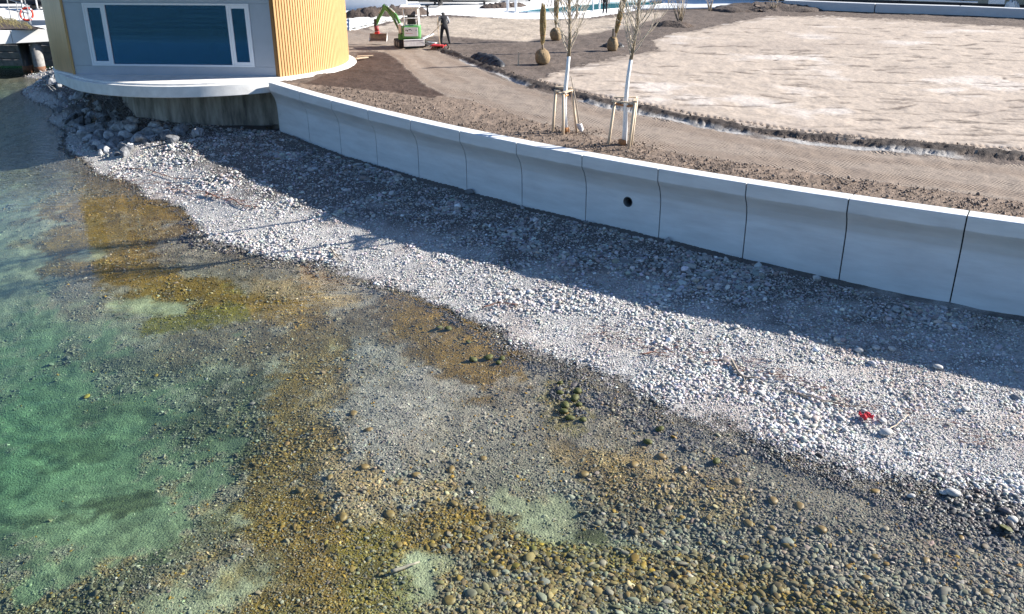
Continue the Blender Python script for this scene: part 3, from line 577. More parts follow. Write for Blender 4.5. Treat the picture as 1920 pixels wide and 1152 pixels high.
# ------------------------------------------------------------ sea wall: one thing, each cast panel a part
PROF=[(-.50,-3.3),(-.50,-.02),(-.48,0),(-.015,0),(0,-.015),(-.01,-.34),(-.045,-.41),(-.12,-.52),(-.19,-.66),(-.245,-.85),(-.27,-1.05),(-.28,-1.6),(-.285,-3.3)]
wall=empty('sea_wall',(float(wpos(5)[0]),float(wpos(5)[1]),-2),label='long curved grey concrete sea wall with overhanging lip between beach and garden',cat='wall')
wall.parent=None; WI=Matrix.Translation(-wall.location)
def wall_panel(t0,t1,hole=None):
    mb=MB(); n=9; vs=[]; G=.016/2.5
    for i in range(n):
        t=t0+(t1-t0)*i/(n-1); t=t+(G if i==0 else -G if i==n-1 else 0); p=wpos(t); g=wtan(t); nr=np.array([g[1],-g[0]])  # toward beach?
        if nr[1]>0: nr=-nr
        for s,z in PROF: vs.append(Vector((p[0]+nr[0]*s,p[1]+nr[1]*s,z))-wall.location)
    k=len(PROF); fs=[(i*k+j,i*k+(j+1)%k,(i+1)*k+(j+1)%k,(i+1)*k+j) for i in range(n-1) for j in range(k)]
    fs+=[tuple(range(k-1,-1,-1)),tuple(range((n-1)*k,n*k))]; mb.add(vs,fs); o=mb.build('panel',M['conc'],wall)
    if hole:
        c,nr=hole; hb=MB(); hb.tube([c-nr*.25-wall.location,c+nr*.9-wall.location],.146,24); h=hb.build('hole_cutter',M['conc'],wall)
        b=o.modifiers.new('b','BOOLEAN'); b.object=h; b.operation='DIFFERENCE'; b.solver='EXACT'
        dg=bpy.context.evaluated_depsgraph_get(); me=D.meshes.new_from_object(o.evaluated_get(dg)); o.modifiers.clear(); o.data=me; D.objects.remove(h)
    return o
ts=list(range(-8,11))
# position of the drain hole on the vertical face of panel 3..4
def face_hit(px,py,off):
    best=None
    for z in np.arange(-1.9,-.6,.01):
        x,y=bp(px,py,z)
        for t in np.arange(3,4.01,.02):
            p=wpos(t); g=wtan(t); nr=np.array([g[1],-g[0]]); nr=-nr if nr[1]>0 else nr; q=p+nr*off
            d=math.hypot(q[0]-x,q[1]-y)
            if best is None or d<best[0]: best=(d,q,z,nr)
    return best
_,q,hz,nr=face_hit(1176,379,-.27); HC=Vector((q[0],q[1],hz)); HN=Vector((nr[0],nr[1],0))
for t in ts:
    wall_panel(t,t+1 if t<10 else 11.12,(HC,-HN) if t==3 else None)
mb=MB(); n=20; u_=HN.cross(Vector((0,0,1))).normalized(); vs=[]
for d_,r_ in((.004,.128),(.004,.149),(-.6,.149),(-.6,.128)):
    for j in range(n): a=2*PI*j/n; vs.append(HC+HN*d_+(u_*math.cos(a)+Vector((0,0,math.sin(a))))*r_-wall.location)
mb.add(vs,[(i*n+j,i*n+(j+1)%n,((i+1)%4)*n+(j+1)%n,((i+1)%4)*n+j) for i in range(4) for j in range(n)]); mb.build('drain_pipe',mat('grey_pipe',(.07,.075,.08),.5),wall,True)
MB().tube([HC-HN*.60-wall.location,HC-HN*.58-wall.location],.13,20).build('pipe_dark_disc',M['joint'],wall)  # black disc added so the depth of the pipe looks dark
mb=MB()
for t in ts[1:]:   # dark elastic joint strip set back in each gap
    p=wpos(t); g=wtan(t); nr=np.array([g[1],-g[0]]); nr=-nr if nr[1]>0 else nr; pr=[(s-.05 if s>-.4 else s+.02,z-.03) for s,z in PROF]
    a=[Vector((p[0]+nr[0]*s+g[0]*e,p[1]+nr[1]*s+g[1]*e,z))-wall.location for e in(-.024,.024) for s,z in pr]; k=len(pr)
    mb=MB().add(a,[tuple(range(k-1,-1,-1)),tuple(range(k,2*k))]+[(j,(j+1)%k,k+(j+1)%k,k+j) for j in range(k)]); mb.build('joint_strip',M['joint'],wall)
# ------------------------------------------------------------ garden ground
PATH=[(560,40),(700,58),(745,60),(790,66),(800,84),(835,102),(880,122),(935,143),(985,163),(1050,181),(1120,200),(1200,215),(1300,236),(1400,254),(1500,269),(1600,280),(1750,294),(1930,311),(2200,332),(2300,440),(1930,380),(1750,354),(1600,336),(1450,313),(1300,292),(1180,266),(1080,246),(1000,226),(930,203),(880,187),(835,180),(800,162),(770,137),(745,112),(720,98),(690,94),(668,97),(560,105)]
DARKP=[(560,158),(600,142),(660,120),(672,98),(720,97),(745,111),(770,136),(800,161),(840,180),(790,182),(740,174),(690,170),(620,163)]
EDGE=[(795,86),(835,101),(880,120),(935,141),(985,160),(1050,178),(1120,197),(1200,212),(1300,233),(1400,251),(1500,266),(1600,276),(1750,290),(1930,305),(2200,326)]
LAWN=[(1012,152),(1035,138),(1100,119),(1160,105),(1200,100),(1232,92),(1222,76),(1262,63),(1330,50),(1400,36),(1450,29),(1550,30),(1700,37),(1930,52),(2300,72),(2300,330),(1930,299),(1750,284),(1600,268),(1400,240),(1200,200),(1080,171),(1040,161)]
BACK=[(700,60),(690,52),(740,40),(800,32),(900,30),(1060,37),(1150,30),(1200,22),(1250,20),(1240,34),(1190,50),(1120,62),(1040,72),(980,80),(900,74),(830,70)]
DECK=[(560,62),(664,57),(700,47),(760,34),(800,30),(830,28),(900,32),(960,36),(1040,37),(1100,34),(1140,28),(1200,19),(1260,17),(1340,14),(1420,11),(1470,10),(1480,-60),(560,-60)]
X,Y=fan(-.74,.74,900,14.,110,520); yw=ywall(X); g_in=(Y>yw)&((linedist(X,Y,WL)>.44)|(Y-yw>3))
bd=np.hypot(X-CX,Y-CY); g_in&=bd>6.4; g_in&=~((X<-17.2)&(Y<92)); g_in&=~((X<-12)&(X>-20.4)&(Y<46))
U,Vv=pj(X,Y,np.zeros_like(X))
n1=fbm(X*1.3,Y*1.3,101,4); n2=fbm(X*5,Y*5,111,3); n3=fbm(X*.35,Y*.35,121,3)
sc=np.clip(Vv+139,20,900)/300   # noise amplitude in metres expressed at that distance
def zone(poly,am=1.): return polysd(U+n1*8*sc*am+n2*3*sc*am,Vv+n2*2.5*sc*am+n1*3*sc*am,poly)
zp,zd,zl,zb,zk=zone(PATH,.35),zone(DARKP,1.0),zone(LAWN,.9),zone(BACK,1.2),polysd(U,Vv,DECK)
el=linedist(U+n1*2*sc,Vv+n1*1.2*sc,EDGE)/sc      # distance to the trench, ~ screen px at reference range
Z=np.full(X.shape,-.03)+fbm(X*2,Y*2,131,4)*.03
soilcol=np.zeros(X.shape+(3,)); soilcol[:]=(.125,.098,.082)
near=sstep(0,1.,(Y-yw)/9)  # brown strip by the wall
strip=(Vv>150)&(zp<0)&(zl<0)&(el>0)
strip&=polysd(U,Vv,[(505,150),(700,168),(880,180),(1080,240),(1450,308),(2300,420),(2300,700),(505,600)])>0
soilcol=np.where(strip[...,None],np.array((.20,.15,.115)),soilcol)
soilcol=lerp(soilcol,np.array((.42,.35,.28)),(sstep(0,3,zb))[...,None]*.9)
soilcol=lerp(soilcol,np.array((.070,.046,.036)),(sstep(0,2.5,zd))[...,None])
soilcol=soilcol*(1+.30*n2+.25*n1)[...,None]
ZS=Z+np.abs(fbm(X*7,Y*7,141,3))*np.where(strip,.06,.04)+fbm(X*.8,Y*.8,145,3)*.05*(1-strip)
# trench: pale gravel strip with dark crumbly soil ridge behind it
below=zp>0
e_side=polysd(U+n1*2*sc,Vv+n1*1.2*sc,EDGE+[(2300,-100),(600,-100)])/sc   # + on lawn side
grav=sstep(3.0,1.6,np.abs(e_side-.6))*sstep(-.05,.3,fbm(X*.45,Y*.45,151,2)+.12)*(U>860)
ridge=sstep(6.5,3.2,np.abs(e_side-7.5+n1*3)+n2*4+np.clip(fbm(X*.6,Y*.6,211,3),-.2,.5)*6)*(U>800)
soilcol=lerp(soilcol,np.array((.045,.036,.032)),ridge[...,None])
soilcol=lerp(soilcol,np.array((.36,.345,.33)),(grav*(1-ridge*.6))[...,None])
ZS=ZS+ridge*(.10+.08*n2)
lawncol=np.zeros_like(soilcol); lawncol[:]=(.405,.335,.275); lawncol=lawncol*(1+.12*n1+.06*n2+.06*n3)[...,None]
lawncol=lerp(lawncol,np.array((.53,.475,.43)),(sstep(.2,.55,n3+.3*n1)*.7)[...,None])
lawncol=lerp(lawncol,np.array((.33,.27,.225)),(sstep(.12,.5,fbm(X*.22+4,Y*.22,241,4))*.6)[...,None])
lawncol=lerp(lawncol,np.array((.17,.135,.11)),(sstep(9,0,zl/sc+n2*7+n1*4)*.8)[...,None])
st=fbm(X*.9+Y*.25,Y*2.7,161,4); st2=fbm(X*1.9-Y*.5,Y*3.6+3,171,3); stk=sstep(.37,.47,st+.3*n3)*.85+sstep(.42,.50,st2+.2*n1)*.8
stk=stk*0.
rr=np.random.RandomState(5); yrow=14*(110/14)**np.linspace(0,1,520)
for k_ in range(520):   # scrapes and drag marks left in the sand, one by one
    yy=np.exp(rr.uniform(math.log(22),math.log(62))); xx=rr.uniform(1,.6*yy+2); L_=rr.gamma(2.,.45)+.25; wd=rr.uniform(.05,.12)*(yy/26)**1.0; a_=rr.normal(-.15,.28) if rr.rand()<.86 else rr.uniform(-1.2,1.2); cv=rr.normal(0,.5)
    if fbm(np.array([xx*.25]),np.array([yy*.25]),231,2)[0]<rr.uniform(-.5,.25): continue
    i0,i1=np.searchsorted(yrow,[yy-L_-.3,yy+L_+.3]); j0,j1=[int(np.clip((q_+.74)/1.48*899,0,899)) for q_ in ((xx-L_-.3)/yy,(xx+L_+.3)/yy)]
    if i1<=i0 or j1<=j0: continue
    dx_=X[i0:i1,j0:j1+1]-xx; dy_=Y[i0:i1,j0:j1+1]-yy; p_=dx_*math.cos(a_)+dy_*math.sin(a_); q_=-dx_*math.sin(a_)+dy_*math.cos(a_)-cv*p_*p_*.3/L_
    w_=np.exp(-(q_/wd)**2)*(.55+.9*np.clip(n2[i0:i1,j0:j1+1]+.3,0,1))*sstep(L_*.62,L_*.30,np.abs(p_)+.1*n2[i0:i1,j0:j1+1])*rr.uniform(.7,1.3); stk[i0:i1,j0:j1+1]=np.maximum(stk[i0:i1,j0:j1+1],w_)
lawncol=lerp(lawncol,np.array((.11,.085,.07)),np.clip(stk,0,.85)[...,None])
ZL=Z+.02+fbm(X*1.2,Y*1.8,181,4)*.03-.02*stk
tr=np.abs(e_side-17-n3*3); track=sstep(2.6,1.2,tr)
cl=np.cumsum(np.hypot(np.diff(X,axis=1,prepend=X[:,:1]),0),axis=1)
tread=(np.sin(X*34)*.5+.5); lawncol=lerp(lawncol,np.array((.27,.21,.165)),(track*(.45+.5*tread))[...,None]); ZL=ZL-track*tread*.05
pathcol=np.zeros_like(soilcol); pathcol[:]=(.26,.21,.17); pathcol=pathcol*(1+.08*n1+.07*n2)[...,None]
band=np.sin((zp/sc)*.22+n3*2)*.5+.5
pathcol=lerp(pathcol,np.array((.20,.15,.115)),(sstep(.55,.95,band)*.55)[...,None])
ph=X*1.0*52-Y*30; cheq=np.sin(ph+2.5*np.abs(((zp/sc)/26)%2-1))
roller=(U>880)*sstep(900,1000,U)
ZP_=Z+.0+fbm(X*4,Y*4,191,2)*.012
deckm=zk>0; lawnm=(zl>0)&~deckm&(ridge<.5)&(grav<.5); pathm=(zp>0)&~deckm&~lawnm&(ridge<.4)&(grav<.5)&(zd<0)
soilm=~(deckm|lawnm|pathm)
ok=g_in[:-1,:-1]&g_in[1:,1:]&g_in[:-1,1:]&g_in[1:,:-1]
ZZ=np.where(lawnm,ZL,np.where(pathm,ZP_,np.where(deckm,.0,ZS)))
co=np.stack([X,Y,ZZ],-1).reshape(-1,3)
for nm,msk,colr,mt in (('garden_soil',soilm,soilcol,'ground'),('seeded_lawn',lawnm,lawncol,'lawn'),('gravel_path',pathm,pathcol,'path'),('pool_terrace',deckm,soilcol*0+.78,'white_deck')):
    f=gridfaces(520,900,ok&msk[:-1,:-1]); a,b_,c_=compact(co,f,np.clip(colr,.01,.85).reshape(-1,3)); tag(fast(nm,a,b_,M[mt],cols=c_),kind='structure')
# roller chevrons pressed into the path: a material bump running across it
def add_roller(m):
    n=m.node_tree; L=n.links.new; b=n.nodes['Principled BSDF']; g=n.nodes.new('ShaderNodeNewGeometry')
    mp=n.nodes.new('ShaderNodeMapping'); mp.inputs['Rotation'].default_value=(0,0,R(-22)); L(g.outputs['Position'],mp.inputs[0])
    t=n.nodes.new('ShaderNodeTexWave'); t.wave_type='BANDS'; t.bands_direction='X'; t.inputs['Scale'].default_value=3.1; t.inputs['Distortion'].default_value=.5; t.inputs['Detail'].default_value=1; t.inputs['Detail Scale'].default_value=.6
    L(mp.outputs[0],t.inputs['Vector']); sp=n.nodes.new('ShaderNodeSeparateXYZ'); L(g.outputs['Position'],sp.inputs[0])
    r=n.nodes.new('ShaderNodeMapRange'); r.inputs[1].default_value=-4.5; r.inputs[2].default_value=-2.; r.inputs[3].default_value=0; r.inputs[4].default_value=.02; L(sp.outputs['X'],r.inputs[0])
    u=n.nodes.new('ShaderNodeBump'); u.inputs['Strength'].default_value=1; nz=n.nodes.new('ShaderNodeTexNoise'); nz.inputs['Scale'].default_value=.9; nz.inputs['Detail'].default_value=4; L(g.outputs['Position'],nz.inputs['Vector']); nr_=n.nodes.new('ShaderNodeMapRange'); nr_.inputs[1].default_value=.34; nr_.inputs[2].default_value=.6; L(nz.outputs['Fac'],nr_.inputs[0]); mu=n.nodes.new('ShaderNodeMath'); mu.operation='MULTIPLY'; L(r.outputs[0],mu.inputs[0]); L(nr_.outputs[0],mu.inputs[1]); L(mu.outputs[0],u.inputs['Distance']); L(t.outputs['Fac'],u.inputs['Height'])
    old=b.inputs['Normal'].links[0].from_node; L(u.outputs[0],old.inputs['Normal'])
add_roller(M['path'])
MB().box((0,1115,-.6),(4000,2000,1)).build('far_ground',mat('far_ground_mat',(.3,.28,.25),.9),kind='structure')
# soil clods on the strip by the wall
def clods():
    r=np.random.RandomState(77); n=9000; t=r.uniform(-2.5,10.2,n); s=-.6-np.abs(r.normal(0,1,n))*1.3; pts=[]
    P=np.stack([np.polyval(ca,np.maximum(t,-1.5)),np.polyval(cb,np.maximum(t,-1.5))],-1); g=np.array([wtan(a) for a in t]); nr=np.stack([g[:,1],-g[:,0]],-1); nr=np.where(nr[:,1:2]>0,-nr,nr)
    Q=P+nr*s[:,None]; u,v=pj(Q[:,0],Q[:,1],np.zeros(n)); k=(polysd(u,v,PATH)<2)&(polysd(u,v,DARKP)<0)&(r.uniform(0,1,n)<.35+.6*(fbm(Q[:,0]*.9,Q[:,1]*.9,201,3)>0)); Q=Q[k]; m=len(Q)
    n2_=1500; a=[]
    for (cx,cy) in ((1060,247),(1168,272)):
        c=np.array(bp(cx,cy)); a.append(c+r.normal(0,.45,(240,2))*np.array([1.3,.6]))
    # crumbs along the trench ridge
    for i in range(len(EDGE)-2):
        p0,p1=np.array(EDGE[i]),np.array(EDGE[i+1]); tt=r.uniform(0,1,(150,1)); q=p0+(p1-p0)*tt; a.append(np.array([bp(qx,qy-r.uniform(2,17)*(qy+139)/300) for qx,qy in q]))
    Q=np.vstack([Q]+a); m=len(Q)
    s_=np.clip(np.exp(r.normal(-4.3,.5,m)),.006,.05); scl=np.stack([s_*r.uniform(.8,1.3,m),s_,s_*r.uniform(.6,.9,m)],-1)
    col=np.array((.16,.12,.095))*np.exp(r.normal(0,.3,(m,1)))*np.ones((m,3)); col[-150*(len(EDGE)-2):]*=.45
    o=pebble_set('soil_clods',np.column_stack([Q,np.full(m,.0)+s_*.3]),scl,r.uniform(0,6,(m,3)),col,np.zeros(m),3,1); tag(o,kind='stuff',label='loose brown soil clods scattered along the garden side of the wall',cat='soil')
clods()

# ------------------------------------------------------------ round building on its slab
A2=Vector((*bp(142,143),0)); B2=Vector((*bp(518,147),0)); e_=(B2-A2).normalized(); fn=Vector((e_.y,-e_.x,0)); FL=(B2-A2).length
bld=empty('round_pavilion',(CX,CY,0),label='round timber-clad pavilion with flat grey window front on a round concrete slab',cat='building')
Lc=Vector((CX,CY,0)); RW=6.22
def loc(p): return Vector(p)-Lc
def bulge(o,k_):   # the plan is not a true circle: it swells a little on the lake side at the left
    for v in o.data.vertices:
        a=math.degrees(math.atan2(v.co.y,v.co.x))%360; d_=(a-190)/(30 if a<218 else 1e9)
        b_=math.exp(-((a-192)/26)**2)*(1-math.exp(-((a-218.3)/12)**2) if a<218.3 else 0); f_=1+k_*b_; v.co.x*=f_; v.co.y*=f_
    return o
angA=math.atan2(A2.y-CY,A2.x-CX); angB=math.atan2(B2.y-CY,B2.x-CX)   # chord ends (both negative)
if angA>0: angA-=2*PI
sw=2*PI-(angB-angA)
BH=4.6
mb=MB(); n=96; vs=[]
for i in range(n+1):
    a=angB+sw*i/n
    for r_ in(RW-.25,RW-.03):
        for z in(.02,BH): vs.append((r_*math.cos(a),r_*math.sin(a),z))
fs=[]
for i in range(n):
    o=i*4; p=o+4; fs+=[(o,p,p+1,o+1),(o+2,o+3,p+3,p+2),(o+1,p+1,p+3,o+3),(o,o+2,p+2,p)]
fs+=[(0,1,3,2),(n*4,n*4+2,n*4+3,n*4+1)]
bulge(mb.add(vs,fs).build('curved_wall',M['woodback'],bld),.125)
mb=MB(); nb=int(sw*RW/.135)
for i in range(nb):   # vertical larch battens
    a=angB+.004+(sw-.008)*(i+.5)/nb
    if 172<math.degrees(a)%360<219: continue
    c=Vector((RW*math.cos(a),RW*math.sin(a),BH/2+.03)); mb.box(c,(.05,.09,BH-.06),rotz(a))
bulge(mb.build('cladding_battens',M['wood'],bld,kind='stuff'),.125)
mb=MB()   # left return: flat boards beside the front, smooth on the photo
for i in range(5):
    pass
mb=MB(); mb.lathe([(RW+.55,0),(RW+.6,.05),(RW+.6,.35),(RW+.5,.4)],96,(0,0,BH)); mb.build('roof',M['slab'],bld)
mb=MB(); mb.lathe([(RSL-.02,-.46),(RSL,-.44),(RSL,-.015),(RSL-.015,0)],400); bulge(mb.build('slab',M['slab'],bld),.07)
mb=MB(); mb.lathe([(RW+.14,.0015),(RW+.14,.07),(RW+.10,.08)],128); bulge(mb.build('plinth_ring',M['slab'],bld),.115)
FW=[(-18.7,43.2),(-17.0,40.45),(-15.2,39.6),(-12.4,39.2),(-9.8,39.35),(-9.2,42),(-11,47),(-17,47)]
MB().prism([(x-CX,y-CY) for x,y in FW],-3.3,-.462).build('foundation_wall',M['oldwall'],bld)
mb=MB(); n=24; vs=[]
for i in range(n+1):
    a=R(172)+(angA%(2*PI)-R(172))*i/n
    for r_ in(RW-.025,RW+.03):
        for z in(.03,BH-.03): vs.append((r_*math.cos(a),r_*math.sin(a),z))
fs=[]
for i in range(n):
    o=i*4; p=o+4; fs+=[(o,p,p+1,o+1),(o+2,o+3,p+3,p+2),(o+1,p+1,p+3,o+3),(o,o+2,p+2,p)]
fs+=[(0,1,3,2),(n*4,n*4+2,n*4+3,n*4+1)]
bulge(mb.add(vs,fs).build('timber_panel',mat('smooth_timber_panel',(.88,.57,.33),.6,noise=.08,nscale=4,stretch=(2,2,.3)),bld,True),.125)
# flat front of grey metal panels with one big window unit
def FP(s,z,out=0.): return loc(A2+e_*s+fn*out)+Vector((0,0,z))
RF=Matrix(((e_.x,fn.x,0),(e_.y,fn.y,0),(0,0,1)))
def fbox(name,s0,s1,z0,z1,o0,o1,m,parent=bld,**k):
    return MB().box(FP((s0+s1)/2,(z0+z1)/2,(o0+o1)/2),(s1-s0,o1-o0,z1-z0),RF,0).build(name,m,parent,**k)
g=.004
WS0,WS1,WZ0,WZ1=.86,8.0,.46,3.02
fbox('facade_panel',.02,FL-.02,.03,WZ0-g,-.10,.0,M['panel'])
fbox('facade_panel',.02,FL-.02,WZ1+g,BH,-.10,.0,M['panel'])
fbox('facade_panel',.02,WS0-g,WZ0+g,WZ1-g,-.10,.0,M['panel'])
fbox('facade_panel',WS1+g,FL-.02,WZ0+g,WZ1-g,-.10,.0,M['panel'])
fbox('corner_trim',FL-.018,FL+.03,.03,BH,-.12,.012,M['panel'])
fbox('corner_trim',-.07,.018,.03,BH,-.12,.05,M['wood'])
win=empty('window',(0,0,0)); win.parent=bld
def wframe(s0,s1,z0,z1,t,o0,o1,name='frame'):
    mb=MB()
    for a,b,c,d in((s0,s1,z0,z0+t),(s0,s1,z1-t,z1),(s0,s0+t,z0+t+.001,z1-t-.001),(s1-t,s1,z0+t+.001,z1-t-.001)): mb.box(FP((a+b)/2,(c+d)/2,(o0+o1)/2),(b-a,o1-o0,d-c),RF)
    return mb.build(name,M['frame'],win)
wframe(WS0,WS1,WZ0,WZ1,.07,-.06,.045)
for a,b in((WS0+.075,1.74),(7.12,WS1-.075)):
    wframe(a,b,WZ0+.075,WZ1-.075,.115,-.05,.03,'casement'); fbox('pane',a+.117,b-.117,WZ0+.19,WZ1-.19,-.03,-.02,M['glass'],win)
for s in(1.745,7.035): fbox('mullion',s,s+.08,WZ0+.072,WZ1-.072,-.06,.047,M['frame'],win)
fbox('pane',1.828,7.032,WZ0+.072,WZ1-.072,-.03,-.02,M['glass'],win)
mb=MB(); mb.lathe([(5.9,.012),(5.9,.03)],64); mb.build('floor',M['roomfloor'],bld)
fbox('interior_partition',1.0,7.9,.05,4.4,-5.2,-5.1,M['room']); fbox('bench',2.0,3.2,.45,1.35,-1.0,-.5,M['sofa']); fbox('bench',4.6,5.9,.45,1.35,-1.2,-.7,M['dark'])

# ------------------------------------------------------------ footbridge at the left with piers, revetment, quay
br=empty('footbridge',(-30.5,58.5,0),label='white concrete footbridge crossing the water left of the round pavilion',cat='bridge'); br.rotation_euler=(0,0,R(29))
mb=MB(); mb.box((-6,1.2,-.42),(20,2.4,.80),None,.02); o=mb.build('deck',M['white_deck'],br)
for px in(-1.0,-6.2,4):
    MB().box((px,-.003,-.42),(.02,.01,.78)).build('joint_line',M['joint'],br)
def pier(x,y,rad,name,m,**k):
    p=empty(name,(x,y,WZ),**k); MB().tube([(0,0,-2.5),(0,0,1.95)],rad,18).build('shaft',m,p,True); MB().box((0,0,2.02),(rad*2.5,rad*2.5,.16),None,.01).build('cap',M['slab'],p)
    MB().tube([(0,0,-.1),(0,0,.35)],rad+.01,18).build('rust_collar',mat('rusty_band',(.16,.07,.035),.8,noise=.4,nscale=6),p,True)
pier(-30.6,59.2,.33,'bridge_pier',M['blocks'],label='round concrete bridge pier in front, with small square cap',cat='pier')
pier(-31.6,59.6,.33,'bridge_pier',M['dark'],label='dark round bridge pier behind, left of the lighter one',cat='pier')
# block revetment under the bridge
rv=empty('revetment',(-34,62.2,WZ),label='stepped concrete block revetment in the shade under the footbridge',cat='revetment')
bme=MB().box((0,0,0),(.78,.5,.42),None,.02); bo=bme.build('block',M['blocks'],rv); first=True
for row in range(5):
    for i in range(16):
        o=bo if first else bo.copy(); 
        if not first: COL.objects.link(o)
        first=False; o.location=(-7+i*.80+(row%2)*.35,row*.28+rnd.uniform(-.03,.03)-i*.06,.25+row*.44); o.parent=rv
# quay behind the bridge
q=[(-60,65),(-27,65),(-20.5,58.),(-20.2,47.5),(-17,47.8),(-16,56),(-19,90),(-110,90)]
MB().prism(q,-3.2,-.06).build('quay',M['white_deck'],kind='structure')
# dark bank with dry reeds
def bank():
    P=[bp(0,33),bp(85,56),bp(0,57)]; mb=MB(); n=14; vs=[];fs=[]
    a,b,c=[Vector((*p,0)) for p in P]
    a=Vector((*bp(-60,22),0)); c=Vector((*bp(-60,57),0))
    for i in range(n+1):
        for j in range(n+1):
            p=a.lerp(c,j/n).lerp(b,i/n); vs.append((p.x,p.y,.02+.25*math.sin(PI*j/n)*(1-i/n)+rnd.uniform(0,.04)))
    fs=[(i*(n+1)+j,i*(n+1)+j+1,(i+1)*(n+1)+j+1,(i+1)*(n+1)+j) for i in range(n) for j in range(n)]
    MB().add(vs,fs).build('bank_soil',M['heap'],kind='structure')
    mb=MB()
    for i in range(260):
        s=rnd.random()**1.3; p=a.lerp(c,rnd.uniform(.2,.95)).lerp(b,s*.85); L_=rnd.uniform(.5,1.1)*(1-s*.5)
        mb.tube([p,p+Vector((-.5*L_*rnd.uniform(.2,1),0,L_*.6)),p+Vector((-L_*rnd.uniform(.6,1),-.1,L_*.8))],[.02,.015,.004],3,False)
    mb.build('dry_reeds',M['reed'],kind='stuff',label='tuft of dry yellow reeds on the dark bank behind the footbridge',cat='reeds')
bank()
# railing with lifebuoy
rl=empty('ramp_railing',(*bp(40,45),0),label='thin white metal ramp railing sloping down to the lifebuoy',cat='railing')
b0=Vector(rl.location)
RP_=[V3(-60,12),V3(0,35),V3(22,42),V3(38,44),V3(58,46)]
for i,p in enumerate(RP_):
    MB().tube([p-b0,p-b0+Vector((0,0,1.25+.12*(4-i)))],.035,6).build('post',M['steel'],rl)
for k_ in(1.,.55): MB().tube([p-b0+Vector((0,0,(1.25+.12*(4-i))*k_)) for i,p in enumerate(RP_)],.035,6).build('rail',M['steel'],rl)
def torus(c,R0,r0,ax,m,name,parent,a0=0,a1=2*PI,n=28):
    c=Vector(c);ax=Vector(ax).normalized();u=ax.orthogonal().normalized();v=ax.cross(u)
    pts=[c+(u*math.cos(a0+(a1-a0)*i/n)+v*math.sin(a0+(a1-a0)*i/n))*R0 for i in range(n+1)]
    return MB().tube(pts,r0,8).build(name,m,parent,True)
lb=empty('lifebuoy',(*bp(53,42),.52),label='red lifebuoy ring on a thin post in front of the white quay',cat='lifebuoy')
for k_ in range(4):
    torus((0,0,.0),.40,.075,(.15,-1,.35),M['buoy'],'ring_segment',lb,k_*PI/2+.12,(k_+1)*PI/2-.12,8)
    torus((0,0,.0),.40,.077,(.15,-1,.35),M['whitepaint'],'white_band',lb,k_*PI/2-.12,k_*PI/2+.12,3)
MB().tube([(0,.12,-.55),(0,.12,.9)],.03,6).build('post',M['steel'],lb)
for px in(47,71): 
    p=V3(px,18 if px>50 else 38); o=empty('flag_pole',p,label='thin white pole %s the lifebuoy'%('directly behind' if px==47 else 'on the quay right of'),cat='pole'); MB().tube([(0,0,0),(0,0,5)],.06,8).build('shaft',M['whitepaint'],o,True); MB().lathe([(.14,0),(.14,.04),(.08,.06)],10).build('base_plate',M['steel'],o)
# moored boats / cars dark band top-left
def boat(name,loc_,L_,B_,Hh,rz,mh,mc,label):
    o=empty(name,loc_,rz,label=label,cat='boat'); n=12; vs=[]
    for i in range(n+1):
        t=i/n; w_=B_/2*math.sin(PI*min(1,(t*.85+.15)))**.6 if t<1 else .02
        for a,b in((-1,1),(-.85,.35),(-.25,0),(.25,0),(.85,.35),(1,1)): vs.append((L_*(t-.5),w_*a,Hh*(b+.18*t*t*(b>.3))))
    fs=[(i*6+j,i*6+j+1,i*6+7+j,i*6+6+j) for i in range(n) for j in range(5)]+[(5,4,3,2,1,0),tuple(n*6+j for j in range(6))]
    MB().add(vs,fs).build('hull',mh,o,True); vs=[];fs=[]
    for i in range(n+1):
        t=i/n; w_=B_/2*math.sin(PI*min(1,(t*.85+.15)))**.6 if t<1 else .02
        for j in range(7):
            a=-1+j/3; vs.append((L_*(t-.5),w_*a*1.03,Hh*(.95+.18*t*t)+Hh*.55*(1-a*a)*math.sin(PI*t)**.5+rnd.uniform(-.03,.03)))
    fs=[(i*7+j,i*7+j+1,i*7+8+j,i*7+7+j) for i in range(n) for j in range(6)]; MB().add(vs,fs).build('cover',mc,o,True)
    for s in(-.3,.3): MB().box((L_*s,0,-.12),(.15,B_*.7,.3)).build('cradle',M['dark'],o)
    return o
boat('covered_boat',(*bp(28,12),.2),7,2.2,.7,.1,M['hull'],M['tarp'],'dark moored boat with grey cover at the far top left')
boat('covered_boat',(*bp(90,16),.2),3.5,1.6,.45,-.1,M['hull'],M['blacktarp'],'small dark covered boat beside the left edge of the pavilion')
boat('covered_boat',(*bp(790,13),.4),5.2,1.8,.55,-.12,M['hull'],M['hull'],'black boat hull lying on the terrace behind the excavator')
boat('covered_boat',(*bp(862,8),.15),6.8,2.4,.75,.06,M['tarp'],M['tarp'],'boat under a loose grey tarpaulin behind the worker')
boat('covered_boat',(*bp(1075,-4),.2),9,2.4,.8,0,M['hull'],M['blacktarp'],'long dark covered boat behind the swimming pool')
boat('covered_boat',(*bp(960,2),.1),5,1.5,.45,0,M['hull'],M['hull'],'low dark hull behind the two white shower posts')
